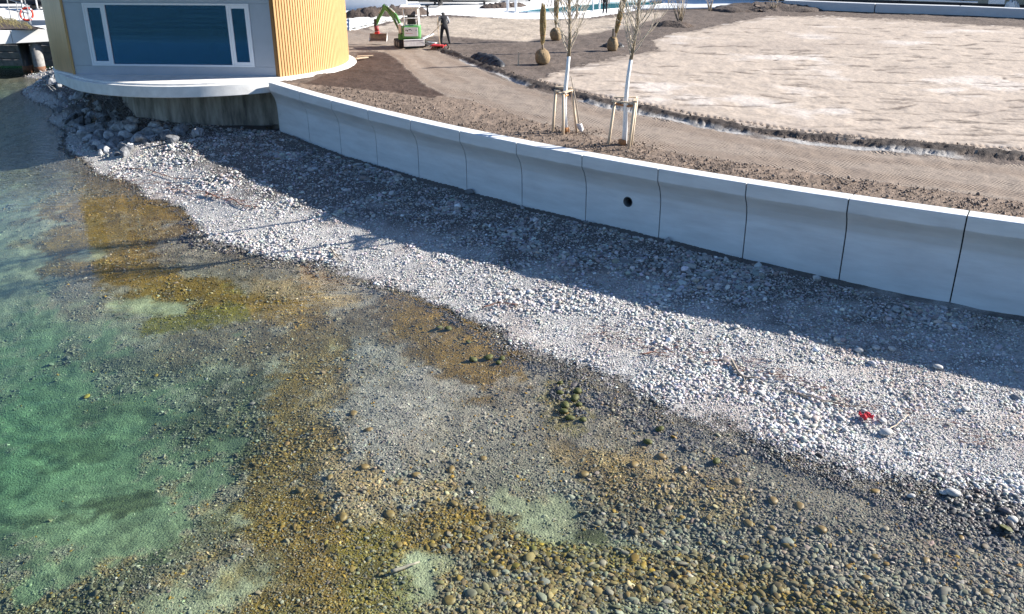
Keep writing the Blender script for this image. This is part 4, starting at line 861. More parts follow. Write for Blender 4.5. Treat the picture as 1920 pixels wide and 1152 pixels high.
# white low hut wall top, left of the excavator
MB().box((*( (Vector((*bp(650,18),0))+Vector((*bp(752,18),0)))/2).xy,1.2),(5.2,.3,2.4),None,.01).build('white_wall',M['whitepaint'],label='plain white wall standing behind the soil heap and excavator',cat='wall')
def heap(name,pts,h,m,label,wd=1.,cat='soil heap',stuff=False):
    n=40;k_=9; vs=[]; P=[Vector((*bp(*p),0)) for p in pts]
    for i in range(n+1):
        t=i/n*(len(P)-1); a=int(min(t,len(P)-2)); p=P[a].lerp(P[a+1],t-a); d=(P[a+1]-P[a]).normalized(); s=Vector((-d.y,d.x,0)); e=math.sin(PI*i/n)**.35
        for j in range(k_):
            q=-1+2*j/(k_-1); vs.append(p+s*q*wd*(.8+.4*rnd.random())*e+Vector((0,0,h*(1-q*q)*e*rnd.uniform(.7,1.15)-.03)))
    return MB().add(vs,[(i*k_+j,i*k_+j+1,(i+1)*k_+j+1,(i+1)*k_+j) for i in range(n) for j in range(k_-1)]).build(name,m,None,True,label=label,cat=cat)
heap('soil_heap',[(640,34),(700,32),(760,29),(800,25)],.75,M['heap'],'long dark topsoil heap between white wall and excavator',1.2)
heap('soil_heap',[(900,16),(940,14),(985,11)],.4,M['heap'],'low dark soil heap at the edge of the pool terrace',.9)
heap('soil_heap',[(1350,22),(1400,17),(1470,16),(1530,22)],.5,M['heap'],'long dark soil mound in the far right shade below the concrete bench',2.5)
heap('soil_heap',[(1232,46),(1262,50),(1290,47)],.35,M['heap'],'dark soil mound round the foot of the bare shrub',1.)
heap('black_sheeting',[(884,112),(900,110),(925,118),(940,126)],.35,M['blacktarp'],'crumpled black plastic sheeting on the dark soil beside the path',.5,'sheeting')
heap('black_sheeting',[(1130,88),(1150,86),(1168,88)],.25,M['blacktarp'],'black bag lying on dark soil behind the right young tree',.45,'sheeting')
# white textile strip
def textile():
    a,b,c,d=[Vector((*bp(*p),.03)) for p in((655,58),(735,38),(800,30),(655,36))]; n=26; vs=[]
    for i in range(n+1):
        for j in range(n+1): u,v=i/n,j/n; p=a.lerp(b,u).lerp(d.lerp(c,u),v); vs.append(p+Vector((0,0,.10*abs(math.sin(u*14+v*9+rnd.uniform(-.3,.3)))*rnd.uniform(.5,1))))
    MB().add(vs,[(i*(n+1)+j,i*(n+1)+j+1,(i+1)*(n+1)+j+1,(i+1)*(n+1)+j) for i in range(n) for j in range(n)]).build('ground_textile',M['textile'],None,True,label='wrinkled white geotextile spread beside the excavator arm',cat='textile')
textile()
# pool
PL=[(955,23),(1000,17),(1120,6),(1240,2),(1245,9),(1180,16),(1075,25),(990,25)]
MB().prism([bp(*p) for p in PL],-.02,.012).build('swimming_pool',M['poolwater'],None,label='swimming pool strip of teal water set in the white terrace',cat='pool')
mb=MB(); P_=[Vector((*bp(*p),.03)) for p in PL]; mb.tube(P_+[P_[0]],.07,5); mb.build('pool_kerb',M['white_deck'],None,label='narrow white kerb around the teal swimming pool',cat='kerb')
for i,(px,py) in enumerate([(952,22),(967,24)]):
    o=empty('shower_post',(*bp(px,py),0),label=('left' if i==0 else 'right')+' one of two white posts at the near end of the pool',cat='post'); MB().box((0,0,1.4),(.2,.2,2.8),None,.02).build('shaft',M['whitepaint'],o); MB().lathe([(.25,0),(.25,.04),(.12,.06)],12).build('base_plate',M['whitepaint'],o)
for i,(px,py,h_) in enumerate([(802,30,.75),(1081,35,.95)]):
    o=empty('bollard_light',(*bp(px,py),0),label=('black bollard lamp behind the excavator on the terrace edge','black bollard lamp on the terrace edge behind the young trees')[i],cat='bollard')
    MB().lathe([(.07,0),(.07,h_-.12),(.05,h_-.11)],12).build('post',M['dark'],o,True); MB().lathe([(.17,h_-.1),(.18,h_-.03),(.14,h_)],14).build('cap',M['dark'],o)
for i in range(3):   # handrail by the pool
    pass
o=empty('pool_ladder',(*bp(1112,22),0),label='white pool handrail beside the person in black',cat='handrail')
for s in(0,.5): MB().tube([(s,0,0),(s,0,.8),(s,.35,.9),(s,.6,.75),(s,.6,0)],.04,6).build('rail',M['whitepaint'],o,True)

# ------------------------------------------------------------ far right: long concrete bench walls and the building that shades them
LB0,LB1=V3(1250,14),V3(1990,40)
def lbox(name,px0,py0,px1,py1,zb,h,dp,m,label,cat,parent=None):
    a,b=V3(px0,py0),V3(px1,py1); c=(a+b)/2; d=(b-a); o=MB().box((0,0,h/2),(d.length,dp,h),None,.015).build(name,m,parent,label=label,cat=cat); o.location=(c.x,c.y,zb); o.rotation_euler=(0,0,math.atan2(d.y,d.x)); return o
lw=empty('long_bench_wall',(*bp(1600,24),0),label='long low pale concrete bench wall along the far side of the lawn',cat='wall')
lc=Vector(lw.location)
for a,b in(((1470,16),(1640,23)),((1640,23),(1797,28)),((1797,28),(1925,34)),((1925,34),(2060,41))):
    o=lbox('section',*a,*b,0,.62,.9,M['longconc'],None,None,lw); o.location=Vector(o.location)-lc; o.scale=(.997,1,1)
lbox('roof_slab_stack',1600,13,1830,22,.62,.10,.5,M['whitepaint'],'long thin white board lying on the concrete bench wall','board')
lbox('crate',1850,20,1880,21,.5,.35,.6,M['whitepaint'],'white box standing on the bench wall at the far right','box')
o=lbox('cart',1852,14,1895,16,.7,.4,.8,M['dark'],'dark handcart behind the white box at the far right','cart')
heap('white_cloth',[(1882,22),(1895,24),(1910,24)],.9,M['textile'],'crumpled white cloth lying on the bench wall at far right',.4,'cloth')
bh=empty('long_building',(*bp(1700,2),0),label='long beige building with dark posts behind the lawn at the top right',cat='building')
a_,b_p=V3(1455,3),V3(2110,24); dd=(b_p-a_); hc=(a_+b_p)/2; bh.location=hc; bh.rotation_euler=(0,0,math.atan2(dd.y,dd.x)); bl=dd.length+16
MB().box((6,3.0,2.1),(bl,5,4.2),None,.02).build('wall',M['beige'],bh); MB().box((6,2.9,4.35),(bl+1,6.2,.25),None,.02).build('roof',M['dark'],bh)
MB().box((6,.46,.16),(bl,.06,.3)).build('base_shadow_strip',M['dark'],bh)  # black strip put in for the shadow gap below the wall
for i in range(9):
    MB().box((-bl/2+4+i*bl/9,.30,2.1),(.16,.16,4.2)).build('post',M['dark'],bh)
# low wall in the shade behind the pool
lbox('low_kerb_wall',1190,16,1470,11,0,.12,3.2,M['longconc'],'pale paved ledge in blue shade right of the swimming pool','ledge')
lbox('dark_hedge_wall',1130,-6,1460,-2,0,1.3,.4,M['hull'],'dark low screen behind the pool at the top edge','screen')

# ------------------------------------------------------------ young trees
def young_tree(px,py,hpaint,hcol,lean,seed,label,spread):
    r=random.Random(seed); b=Vector((*bp(px,py),-.02)); t=empty('young_tree',b,label=label,cat='tree')
    def ax(h): return Vector((lean[0]*h+.05*math.sin(h*1.7+seed),lean[1]*h,h))
    hs=[0,.5,1,1.5,2,hpaint]; MB().tube([ax(h) for h in hs],[.085,.072,.066,.06,.056,.053],10).build('trunk',M['trunkpaint'],t,True)
    MB().lathe([(.13,0),(.12,.16),(.09,.18)],12).build('trunk_guard',M['rope'],t,True)
    hs=[hpaint-.02+.5*i for i in range(11)]; mb=MB(); mb.tube([ax(h) for h in hs],[.05*(1-i/11.5)+.004 for i in range(11)],8); mb.build('stem',M['bark'],t,True)
    mb=MB()
    def twig(p,d,L_,rad,depth):
        n=6; pts=[p]; q=p.copy(); dd_=d.copy()
        for i in range(n):
            dd_=(dd_+Vector((r.gauss(0,.10),r.gauss(0,.10),r.gauss(.10,.06)))).normalized(); q=q+dd_*L_/n; pts.append(q.copy())
        mb.tube(pts,[rad*(1-.75*i/n) for i in range(n+1)],5 if depth==0 else 3,False)
        if depth<2:
            for _ in range(r.randint(4,7) if depth==0 else r.randint(1,3)):
                i=r.randint(1,n-1); s=Vector((r.gauss(0,1),r.gauss(0,1),r.uniform(-.1,.5))).normalized(); twig(pts[i],(dd_*.9+s*.75).normalized(),L_*r.uniform(.35,.65),rad*.45,depth+1)
    h=hpaint+.05; a=r.uniform(0,6)
    while h<hpaint+4.6:
        a+=2.4+r.uniform(-.4,.4); f_=1-(h-hpaint)/6.; L_=spread*f_*r.uniform(.75,1.15)
        twig(ax(h),Vector((math.cos(a)*.8,math.sin(a)*.8,.75+.25*r.random())).normalized(),L_,.014*f_+.006,0); h+=r.uniform(.045,.10)
    mb.build('branches',M['twig'],t,True); return b,ax
b1,ax1=young_tree(1060,248,2.35,0,(.008,.0),3,'left young bare tree with white trunk and a shovel at its stakes',1.55)
b2,ax2=young_tree(1167,271,2.5,0,(.05,-.05),8,'right young bare tree with white leaning trunk and dark lower branches',2.0)
def stakes(b,feet,tops,boards,label):
    s=empty('tree_stakes',b,label=label,cat='tree stakes')
    for f_,t_ in zip(feet,tops): MB().tube([Vector(f_)-b-Vector((0,0,.15)),Vector(t_)-b],.042,8).build('post',M['stake'],s,True)
    for a,c in boards:
        mb=MB(); bar(mb,Vector(a)-b,Vector(c)-b,.11,.035); mb.build('board',M['board'],s)
    mb=MB(); mb.tube([Vector(tops[0])-b+Vector((0,0,-.08)),Vector((.05,0,Vector(tops[0]).z-.1)),Vector(tops[1])-b+Vector((0,0,-.08))],.03,6); mb.build('tie',M['rope'],s,True)
f1=[V3(1036,246),V3(1056,252),V3(1083,247)]; 
t1=[f1[0]+Vector((.08,.05,1.28)),f1[1]+Vector((-.02,.0,1.22)),f1[2]+Vector((-.22,0,1.28))]
stakes(b1,f1,t1,[(t1[0],t1[1]),(t1[1]+Vector((0,0,.06)),t1[2]+Vector((0,0,.02))),(t1[0]+Vector((0,.03,.08)),t1[2]+Vector((0,.03,.08)))],'three pine posts with top boards around the left young tree')
f2=[V3(1140,270),V3(1178,280),V3(1183,272)]
t2=[f2[0]+Vector((.16,.1,1.25)),f2[1]+Vector((.12,.0,1.33)),f2[2]+Vector((.10,0,1.30))]
stakes(b2,f2,t2,[(t2[0]+Vector((-.05,0,0)),t2[1]),(t2[1]+Vector((0,0,.05)),t2[2]+Vector((0,.1,.05))),(t2[0]+Vector((0,.1,.09)),t2[2]+Vector((0,.05,.09)))],'three pine posts with a wide top board around the right young tree')
# shovel leaning
sb=V3(1086,248); sh=empty('shovel',sb,label='shovel with pale blade leaning against the left tree stakes',cat='shovel')
MB().tube([(0,0,.2),(-.12,.05,.9),(-.30,.1,1.72)],.018,7).build('handle',M['driftwood'],sh,True)
vs=[];
for i in range(6):
    t=i/5; w_=.095*(1 if t<.6 else 1-(t-.6)*1.6)
    for j in range(5): q=-1+j/2; vs.append((w_*q+.10*t-.02,-.03*(1-q*q)-.02*t,.27-.27*t))
o=MB().add(vs,[(i*5+j,i*5+j+1,i*5+6+j,i*5+5+j) for i in range(5) for j in range(4)]).build('blade',M['blade'],sh,True); o.modifiers.new('s','SOLIDIFY').thickness=.006

# rootball conifers waiting for planting
def rootball(px,py,h,label,rb=.42,lean=0):
    b=Vector((*bp(px,py),0)); t=empty('wrapped_conifer',b,label=label,cat='tree'); n=14; vs=[]
    mb=MB(); mb.lathe([(.22,0),(rb*.85,.08),(rb,.26),(rb*.95,.42),(rb*.7,.58),(rb*.25,.66)],18); o=mb.build('root_ball',M['burlap'],t,True)
    for v in o.data.vertices: v.co*=1+rnd.uniform(-.09,.09)
    mb=MB(); r=random.Random(px); pr=[(.04,.62),(.07,1.0),(.11,1.3),(.13,h*.6),(.12,h*.8),(.07,h*.92),(.02,h)]
    mb.tube([(lean*z,0,z) for _,z in pr],[a*.6 for a,_ in pr],9)
    for i in range(420):
        z=r.uniform(.85,h); w_=np.interp(z,[p[1] for p in pr],[p[0] for p in pr]); a=r.uniform(0,6.28); p=Vector((math.cos(a)*w_*.7+lean*z,math.sin(a)*w_*.7,z)); mb.tube([p,p+Vector((math.cos(a)*.05,math.sin(a)*.05,.12)),p+Vector((math.cos(a)*.06,math.sin(a)*.06,.26))],[.018,.014,.004],3,False)
    mb.build('foliage',M['straw'],t); MB().tube([(0,0,.55),(0,0,1.1)],.045,8).build('trunk',M['bark'],t,True)
    for z in(1.3,1.6,1.9): torus((lean*z,0,z),.12,.012,(0,0,1),M['rope'],'binding_cord',t,0,2*PI,12)
rootball(1017,120,2.5,'tied columnar conifer with round burlap root ball standing left of the trees',.36)
rootball(1042,76,3.4,'tied conifer behind, its root ball lying dark on the soil',.34)
rootball(1148,95,3.3,'tied conifer seen through the crown of the right young tree',.30,.2)
# bare shrubs
def shrub(px,py,h,n,label):
    b=Vector((*bp(px,py),0)); t=empty('bare_shrub',b,label=label,cat='shrub'); mb=MB(); st=MB(); r=random.Random(px)
    for i in range(n):
        a=r.uniform(0,6.28); s=r.uniform(.1,.5); p0=Vector((r.gauss(0,.06),r.gauss(0,.06),-.05)); d=Vector((math.cos(a)*s,math.sin(a)*s,1))
        P_=[p0+d*h*r.uniform(.9,1.1)*k_/5+Vector((r.gauss(0,.03),0,0)) for k_ in range(6)]; st.tube(P_[:3],[.035,.03,.024],5,False); mb.tube(P_[2:],[.024,.018,.012,.005],4,False)
        for _ in range(5): q=P_[r.randint(2,4)]; e=Vector((r.gauss(0,.3),r.gauss(0,.3),.5)); mb.tube([q,q+e*.5,q+e],[.012,.009,.004],3,False)
    st.build('trunk',M['bark'],t,True); mb.build('branches',M['twig'],t,True)
shrub(1276,48,2.6,12,'bare multi-stem shrub planted on the soil mound'); shrub(1331,20,1.6,6,'thin bare shrub at the edge of the shaded terrace'); shrub(1451,20,1.2,7,'small bare shrub on the far dark mound')
o=empty('marker_peg',V3(972,122),label='short pale wooden marker peg standing in the dark soil',cat='peg'); MB().box((0,0,.27),(.07,.05,.62)).build('shaft',M['stake'],o); MB().box((0,0,.59),(.06,.04,.02)).build('top',M['board'],o)
# ------------------------------------------------------------ mini excavator
ex=empty('mini_excavator',V3(770,88),R(20),label='small green and white tracked excavator with open canopy, arm reaching left',cat='excavator')
def trackpoly(x0,x1):
    n=10; L_,r_=.72,.21; pts=[]
    for i in range(n+1): a=-PI/2+PI*i/n; pts.append((L_-r_+r_*math.cos(a),r_+r_*math.sin(a)))
    for i in range(n+1): a=PI/2+PI*i/n; pts.append((-L_+r_+r_*math.cos(a),r_+r_*math.sin(a)))
    k=len(pts); vs=[(x,y+.1,z) for x in(x0,x1) for y,z in pts]
    return vs,[tuple(range(k-1,-1,-1)),tuple(range(k,2*k))]+[(i,(i+1)%k,k+(i+1)%k,k+i) for i in range(k)],pts
for x0 in(-.78,.50):
    vs,fs,pts=trackpoly(x0,x0+.26); tk=MB().add(vs,fs).build('track',M['rubber'],ex)
    mb=MB()
    for i in range(26):   # grousers
        t=i/26*len(pts); a=int(t)%len(pts); b=(a+1)%len(pts); f_=t-int(t); y=lerp(pts[a][0],pts[b][0],f_)+.1; z=lerp(pts[a][1],pts[b][1],f_); mb.box((x0+.13,y,z),(.27,.03,.03))
    mb.build('grousers',M['rubber'],tk)
    for yy in(-.38,.1,.58): MB().tube([(x0-.012,yy,.21),(x0+.272,yy,.21)],.13,14).build('roller',M['bucket'],tk)
MB().box((0,.1,.30),(1.0,.9,.18),None,.02).build('undercarriage',M['greendark'],ex)
bl_=empty('blade_assembly',(0,0,0)); bl_.parent=ex
mb=MB(); vs=[(x,-.80-.05*math.cos(i/5*PI-PI/2)*-1,.10+.40*i/5) for x in(-.62,.62) for i in range(6)]
o=MB().box((0,-.86,.29),(1.2,.05,.34),None,.01).build('dozer_blade',M['blade'],bl_); MB().box((0,-.87,.48),(1.22,.08,.04),None,.01).build('blade_lip',M['whitepaint'],bl_)
for s in(-.35,.35): MB().box((s,-.6,.28),(.09,.5,.1)).build('blade_arm',M['greendark'],bl_)
h0=empty('house',(0,.1,.46),R(-17)); h0.parent=ex
MB().lathe([(.38,-.1),(.38,.0)],20).build('slew_ring',M['dark'],h0)
mb=MB(); mb.prism([(-.62,-.62),(-.52,-.72),(.52,-.72),(.62,-.62),(.62,.55),(.45,.72),(-.5,.72),(-.62,.55)],.0,.28); mb.build('lower_body',M['greendark'],h0)
mb=MB(); mb.prism([(-.36,-.80),(-.26,-.86),(.55,-.84),(.66,-.74),(.66,.1),(-.36,.1)],.08,.74); o=mb.build('counterweight',M['green'],h0); o.modifiers.new('b','BEVEL').width=.05
MB().box((.13,-.872,.44),(.78,.03,.48),None,.02).build('rear_panel',M['whitepaint'],h0)
# small dark print marks on the rear panel (illegible at this size)
mb=MB()
for x,z,w_,h_ in((-.14,.53,.05,.07),(-.06,.51,.05,.09),(.06,.56,.12,.05),(.16,.53,.05,.03),(.42,.53,.04,.06)): mb.box((x,-.8895,z),(w_,.004,h_),Matrix.Rotation(.5 if w_<.1 else 0,3,'Y'))
mb.build('lettering',M['dark'],h0); MB().box((.02,-.8892,.36),(.4,.004,.015)).build('sticker_line',M['red'],h0)
for zz in(.2,.3,.4,.5): MB().box((-.37,-.45,zz+.05),(.02,.35,.04)).build('vent_slat',M['dark'],h0)
mb=MB(); mb.prism([(-.62,-.30),(-.40,-.45),(-.38,.35),(-.62,.30)],.28,.80); o=mb.build('side_cowl',M['blade'],h0); o.modifiers.new('b','BEVEL').width=.06
st_=MB().box((.16,-.25,.86),(.5,.5,.12),None,.03).build('seat',M['lacquer'],h0); MB().box((.16,-.48,1.1),(.46,.12,.46),Matrix.Rotation(.12,3,'X'),.03).build('seat_back',M['lacquer'],st_)
for s in(-.25,.0,.45): MB().tube([(s,.28,.3),(s,.32,.95)],.025,6).build('lever',M['dark'],h0)
P4=[(-.22,-.70,.74),(.56,-.66,.74),(.58,.45,.28),(-.30,.45,.28)]
T4=[(-.30,-.55,1.68),(.50,-.55,1.68),(.52,.52,1.68),(-.34,.52,1.68)]
for a,b in zip(P4,T4): MB().tube([a,b],.032,8).build('canopy_post',M['whitepaint'],h0)
MB().tube([(-.22,-.69,1.15),(.54,-.65,1.15)],.028,6).build('cross_bar',M['whitepaint'],h0)
o=MB().box((.08,-.02,1.73),(1.12,1.35,.11),None,.03).build('canopy_roof',M['whitepaint'],h0)
# boom, dipper, bucket in excavator space (reach to the left)
am=empty('digging_arm',(0,0,0),R(-24)); am.parent=ex
def armseg(name,pts,w0,w1,th,m):
    pts=[Vector(p) for p in pts]; mb=MB(); n=len(pts); vs=[]
    for i,p in enumerate(pts):
        t=(pts[min(i+1,n-1)]-pts[max(i-1,0)]).normalized(); up=Vector((0,1,0)).cross(t).normalized(); w_=lerp(w0,w1,i/(n-1)) if not isinstance(w0,list) else w0[i]
        s=t.cross(up).normalized()*th/2
        for a,b in((1,1),(1,-1),(-1,-1),(-1,1)): vs.append(p+up*w_*a/2+s*b)
    mb.add(vs,[(i*4+j,i*4+(j+1)%4,(i+1)*4+(j+1)%4,(i+1)*4+j) for i in range(n-1) for j in range(4)]+[(3,2,1,0),tuple((n-1)*4+j for j in range(4))]); o=mb.build(name,m,am); o.modifiers.new('b','BEVEL').width=.012; return o
armseg('boom',[(-.55,.5,.72),(-.78,.75,1.12),(-1.02,.95,1.55),(-1.35,1.1,1.90),(-1.7,1.2,2.08)],[.26,.30,.34,.28,.20],0,.18,M['green'])
armseg('dipper',[(-1.62,1.2,2.16),(-1.78,1.22,1.9),(-2.02,1.25,1.5),(-2.2,1.28,1.08)],[.20,.26,.20,.14],0,.16,M['green'])
MB().box((-.55,.45,.75),(.3,.3,.34),None,.03).build('boom_bracket',M['greendark'],am)
for a,b,r0 in(((-.62,.52,.78),(-.95,.72,1.45),.045),((-1.0,.8,1.80),(-1.55,1.1,2.22),.04),((-1.75,1.12,2.1),(-2.12,1.12,1.45),.035)):
    a=Vector(a);b=Vector(b); c=MB().tube([a,a.lerp(b,.6)],r0,8).build('hydraulic_cylinder',M['blade'],am,True); MB().tube([a.lerp(b,.58),b],r0*.55,8).build('piston_rod',M['steel'],c,True)
MB().tube([(-.75,.5,.9),(-1.1,.8,1.6),(-1.62,1.05,2.24),(-1.9,1.1,1.95)],.022,6).build('hydraulic_hose',M['dark'],am,True)
MB().box((-2.24,1.25,1.18),(.14,.2,.42),None,.02).build('hitch',M['dark'],am); MB().tube([(-2.2,1.25,1.0),(-2.18,1.25,.72)],.13,12).build('tilt_rotator',mat('dull_red_steel',(.25,.03,.03),.6,noise=.3,nscale=8),am,True); MB().box((-2.17,1.25,.62),(.26,.26,.14),None,.02).build('hitch_plate',M['red'],am)
# bucket: open curved shell facing the camera, white rim, side cheeks
mb=MB(); n=8; vs=[]
for i in range(n+1):
    a=-.25+2.3*i/n; y=.22*math.sin(a)*1.1; z=-.28*math.cos(a)
    for x in(-.5,.5): vs.append((x,y,z))
bk=empty('bucket',(-2.12,1.15,.44)); bk.parent=am
o=MB().add(vs,[(2*i,2*i+1,2*i+3,2*i+2) for i in range(n)]).build('shell',M['bucket'],bk); o.modifiers.new('s','SOLIDIFY').thickness=.03
for x in(-.515,.515):
    cv=[(x,.24*math.sin(-.25+2.3*i/n),-.28*math.cos(-.25+2.3*i/n)) for i in range(n+1)]; o=MB().add(cv,[tuple(range(n+1))]).build('side_cheek',M['whitepaint'],bk); o.modifiers.new('s','SOLIDIFY').thickness=.03
MB().box((0,-.08,-.29),(1.06,.12,.03)).build('cutting_edge',M['blade'],bk); MB().box((0,.16,.16),(1.06,.05,.06)).build('top_rim',M['whitepaint'],bk)
ex.scale=(.94,.94,.94)

# ------------------------------------------------------------ people
def person(loc_,rz,joints,label,mats,bend):
    """one skinned body; material per face by height/limb"""
    o=empty('person',loc_,rz,label=label,cat='person')
    bm=bmesh.new(); sk_=bm.verts.layers.skin.verify(); vd={}
    for nme,(p,r_) in joints['v'].items():
        v=bm.verts.new(p); v[sk_].radius=(r_ if hasattr(r_,'__len__') else (r_,r_)); vd[nme]=v
    vd[joints['root']][sk_].use_root=True
    for a,b in joints['e']: bm.edges.new((vd[a],vd[b]))
    me=D.meshes.new('body'); bm.to_mesh(me); bm.free(); t=D.objects.new('body',me); COL.objects.link(t)
    t.modifiers.new('k','SKIN').use_smooth_shade=True; s=t.modifiers.new('s','SUBSURF'); s.levels=2; s.render_levels=2
    dg=bpy.context.evaluated_depsgraph_get(); m2=D.meshes.new_from_object(t.evaluated_get(dg)); t.modifiers.clear(); t.data=m2; t.parent=o
    m2.materials.clear()
    for m_ in mats: m2.materials.append(m_)
    jn=joints['v']; seg=[(Vector(jn[a][0]),Vector(jn[b][0]),joints['m'].get((a,b),0)) for a,b in joints['e']]
    for p in m2.polygons:
        c=p.center; best=(1e9,0)
        for a,b,mi in seg:
            ab=b-a; k_=max(0,min(1,(c-a).dot(ab)/max(ab.dot(ab),1e-9))); d_=(a+ab*k_-c).length
            if d_<best[0]: best=(d_,mi)
        mi=best[1]
        if mi==4 and p.normal.y>.25 and c.z<jn['crown'][0][2]+.01: mi=3
        p.material_index=mi; p.use_smooth=True
    return o
def fig(lean,la,ra,lf,rf,headoff):
    """la/ra: elbow & hand points, lf/rf: knee, ankle, toe"""
    V={'pelvis':((0,0,.96),(.175,.125)),'belly':((0,lean*.12,1.10),(.17,.12)),'chest':((0,lean*.30,1.30),(.215,.135)),'upper':((0,lean*.42,1.42),(.15,.10)),'neck':((0,lean*.50,1.50),.058),'jaw':((headoff[0]*.5,lean*.56+headoff[1]*.5,1.57),.075),'skull':((headoff[0],lean*.62+headoff[1],1.66+headoff[2]),.098),'crown':((headoff[0],lean*.64+headoff[1],1.72+headoff[2]),.075)}
    E=[('pelvis','belly'),('belly','chest'),('chest','upper'),('upper','neck'),('neck','jaw'),('jaw','skull'),('skull','crown')]
    Mi={E[0]:1,E[1]:1,E[2]:1,E[3]:1,E[4]:4,E[5]:4,E[6]:4}
    for s,arm in(('l',la),('r',ra)):
        sx=-1 if s=='l' else 1; V[s+'sh']=((sx*.20,lean*.40,1.40),.078); V[s+'el']=(arm[0],.058); V[s+'wr']=(arm[1],.033)
        d=(Vector(arm[1])-Vector(arm[0])).normalized(); V[s+'pm']=(tuple(Vector(arm[1])+d*.07),(.042,.024))
        for a,b,m_ in((s+'sh',s+'el',2),(s+'el',s+'wr',2),(s+'wr',s+'pm',3)): E.append((a,b)); Mi[(a,b)]=m_
        E.append(('upper',s+'sh')); Mi[('upper',s+'sh')]=1
        side=d.cross(Vector((0,1,0))).normalized(); fw=side.cross(d).normalized()
        for k_ in range(4):
            b0_=Vector(arm[1])+d*.085+side*(-.03+.02*k_); Ln=(.065,.075,.07,.055)[k_]; V[s+'f%da'%k_]=(tuple(b0_+d*Ln*.5+fw*.01),.010); V[s+'f%db'%k_]=(tuple(b0_+d*Ln*.8+fw*.035),.008)
            E+=[(s+'pm',s+'f%da'%k_),(s+'f%da'%k_,s+'f%db'%k_)]; Mi[E[-1]]=3;Mi[E[-2]]=3
        V[s+'ta']=(tuple(Vector(arm[1])+d*.05-side*.045+fw*.02),.011); V[s+'tb']=(tuple(Vector(arm[1])+d*.08-side*.05+fw*.045),.009); E+=[(s+'wr',s+'ta'),(s+'ta',s+'tb')]; Mi[E[-1]]=3;Mi[E[-2]]=3
    for s,leg in(('l',lf),('r',rf)):
        sx=-1 if s=='l' else 1; V[s+'hp']=((sx*.11,0,.90),.115); V[s+'kn']=(leg[0],.085); V[s+'an']=(leg[1],.06); V[s+'to']=(leg[2],(.05,.034))
        for a,b,m_ in(('pelvis',s+'hp',0),(s+'hp',s+'kn',0),(s+'kn',s+'an',0),(s+'an',s+'to',5)): E.append((a,b)); Mi[(a,b)]=m_
    return dict(v=V,e=E,m=Mi,root='pelvis')
PM=[M['trousers'],M['vest'],M['sleeve'],M['skin'],M['hair'],M['boot']]
wb=V3(834,84)
J1=fig(.42,((-.30,.30,1.12),(-.26,.42,.90)),((.33,.32,1.14),(.12,.50,.98)),((-.17,.02,.48),(-.20,-.04,.09),(-.22,.14,.045)),((.19,.0,.48),(.26,-.06,.09),(.30,.12,.045)),(0,.06,-.06))
pr=person(wb,R(14),J1,'worker in black vest and dark trousers raking soil, seen from behind',PM,0)
def face(parent,c,back):  # ears and nose
    c=Vector(c)
    for s in(-1,1): MB().lathe([(.008,-.03),(.016,0),(.008,.03)],8,c+Vector((s*.098,0,-.02))).build('ear',M['skin'],parent,True)
    MB().tube([c+Vector((0,.09,.0)),c+Vector((0,.115,-.03)),c+Vector((0,.095,-.045))],[.008,.014,.008],6).build('nose',M['skin'],parent,True)
    for s in(-.032,.032): MB().lathe([(.004,-.008),(.010,0),(.004,.008)],8,c+Vector((s,.09,.0))).build('eye',M['dark'],parent,True)
face(pr,(0,.42*.6+.07,1.60),0)
# rake held by the worker
ra=empty('rake',V3(803,70),label='long wooden rake held by the worker, reaching down left to the soil',cat='rake')
pa=V3(803,72)+Vector((0,0,.02))-Vector(ra.location); pb=Vector(wb)+rotz(R(14))@Vector((.05,.48,1.12))-Vector(ra.location)
pl=Vector(wb)+rotz(R(14))@Vector((-.27,.45,.86))-Vector(ra.location)
MB().tube([pa+Vector((0,0,.05)),pl,pl+(pl-pa)*.35],.018,7).build('handle',M['board'],ra,True)
MB().box(pa+Vector((-.02,0,.05)),(.6,.04,.035),rotz(.5)).build('head',M['stake'],ra)
for i in range(9): MB().box(pa+rotz(.5)@Vector((-.28+.07*i-.02,0,-.0)),(.012,.012,.09)).build('tine',M['dark'],ra)
p2=person(V3(1134,26),R(175),fig(.05,((-.27,.02,1.12),(-.28,.08,.86)),((.27,.02,1.12),(.28,.08,.86)),((-.10,.02,.48),(-.11,-.02,.09),(-.12,.14,.045)),((.10,.02,.48),(.13,-.04,.09),(.15,.12,.045)),(0,.02,0)),'person in black standing at the pool edge, cut by the picture top',[M['trousers'],M['vest'],M['vest'],M['skin'],M['hair'],M['boot']],0)
face(p2,(0,.05,1.66),0)
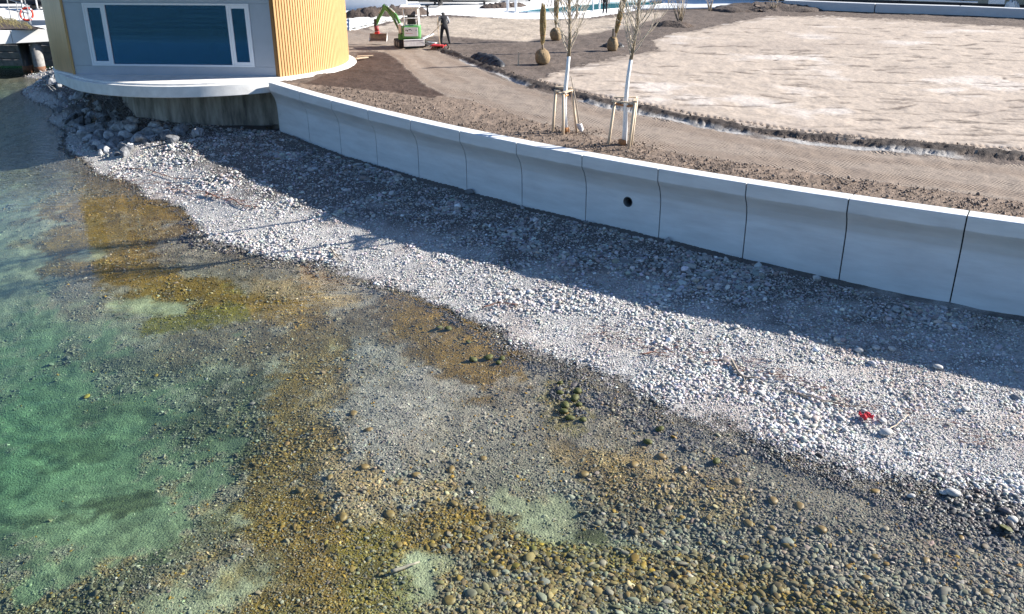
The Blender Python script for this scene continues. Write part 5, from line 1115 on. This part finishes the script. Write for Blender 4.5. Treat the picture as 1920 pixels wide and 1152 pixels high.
# red hand tools and planks by the path edge
o=empty('red_barrow_frame',V3(822,92),R(-20),label='red metal tool frame with small wheel lying at the path edge',cat='tool')
MB().box((0,0,.18),(.75,.45,.06),None,.01).build('tray',M['red'],o); 
for s in(-.3,.3): MB().tube([(s,-.25,.03),(s,.25,.22)],.03,6).build('frame_tube',M['red'],o)
torus((.45,0,.14),.13,.035,(0,1,0),M['rubber'],'wheel',o)
for s in(-.2,.2): MB().tube([(-.3,s,.2),(-.95,s*1.3,.35)],.02,6).build('handle',M['steel'],o)
o=empty('long_tool',V3(827,92),label='upright thin pole with pale handle leaning beside the red tool frame',cat='tool'); MB().tube([(-.02,0,0),(-.12,.05,.8),(-.14,.1,1.6)],.017,6).build('shaft',M['board'],o); MB().tube([(0,0,.02),(.45,-.15,.05)],.02,6).build('foot',M['stake'],o)
for i,(a,b,lb_) in enumerate([((670,108),(700,107),'pale plank lying nearest on the dark soil by the pavilion'),((668,112),(690,110),'second shorter plank beside the first near the pavilion'),((790,80),(818,83),'white board lying on soil right of the excavator blade'),((790,76),(812,71),'tilted white board propped behind the excavator track')]):
    A_,B_=V3(*a),V3(*b); mb=MB(); bar(mb,Vector((0,0,.05)),B_-A_+Vector((0,0,.06+(.15 if i==3 else 0))),.16,.04); mb.build('plank',M['stake'] if i<2 else M['whitepaint'],None,label=lb_,cat='plank').location=A_
# dead brush on the shaded rocks beside the slab
mb=MB(); br_=mat('dead_brush',(.22,.22,.22),.9)
for i in range(520):
    px,py=rnd.uniform(92,235),0; py=rnd.uniform(lerp(135,176,(px-92)/143),lerp(185,212,(px-92)/143)); x,y=bp(px,py,-1.6); z=zat(x,y)+.05
    a=rnd.uniform(0,6.28); L_=rnd.uniform(.25,.8); d=Vector((math.cos(a)*.6,math.sin(a)*.6,rnd.uniform(.2,.9))); p=Vector((x,y,z)); mb.tube([p,p+d*L_*.5,p+d*L_+Vector((0,0,-.12*L_))],[.014,.010,.004],3,False)
mb.build('dead_brush',br_,kind='stuff',label='tangle of dead grey brush on the rocks left below the slab',cat='brush')
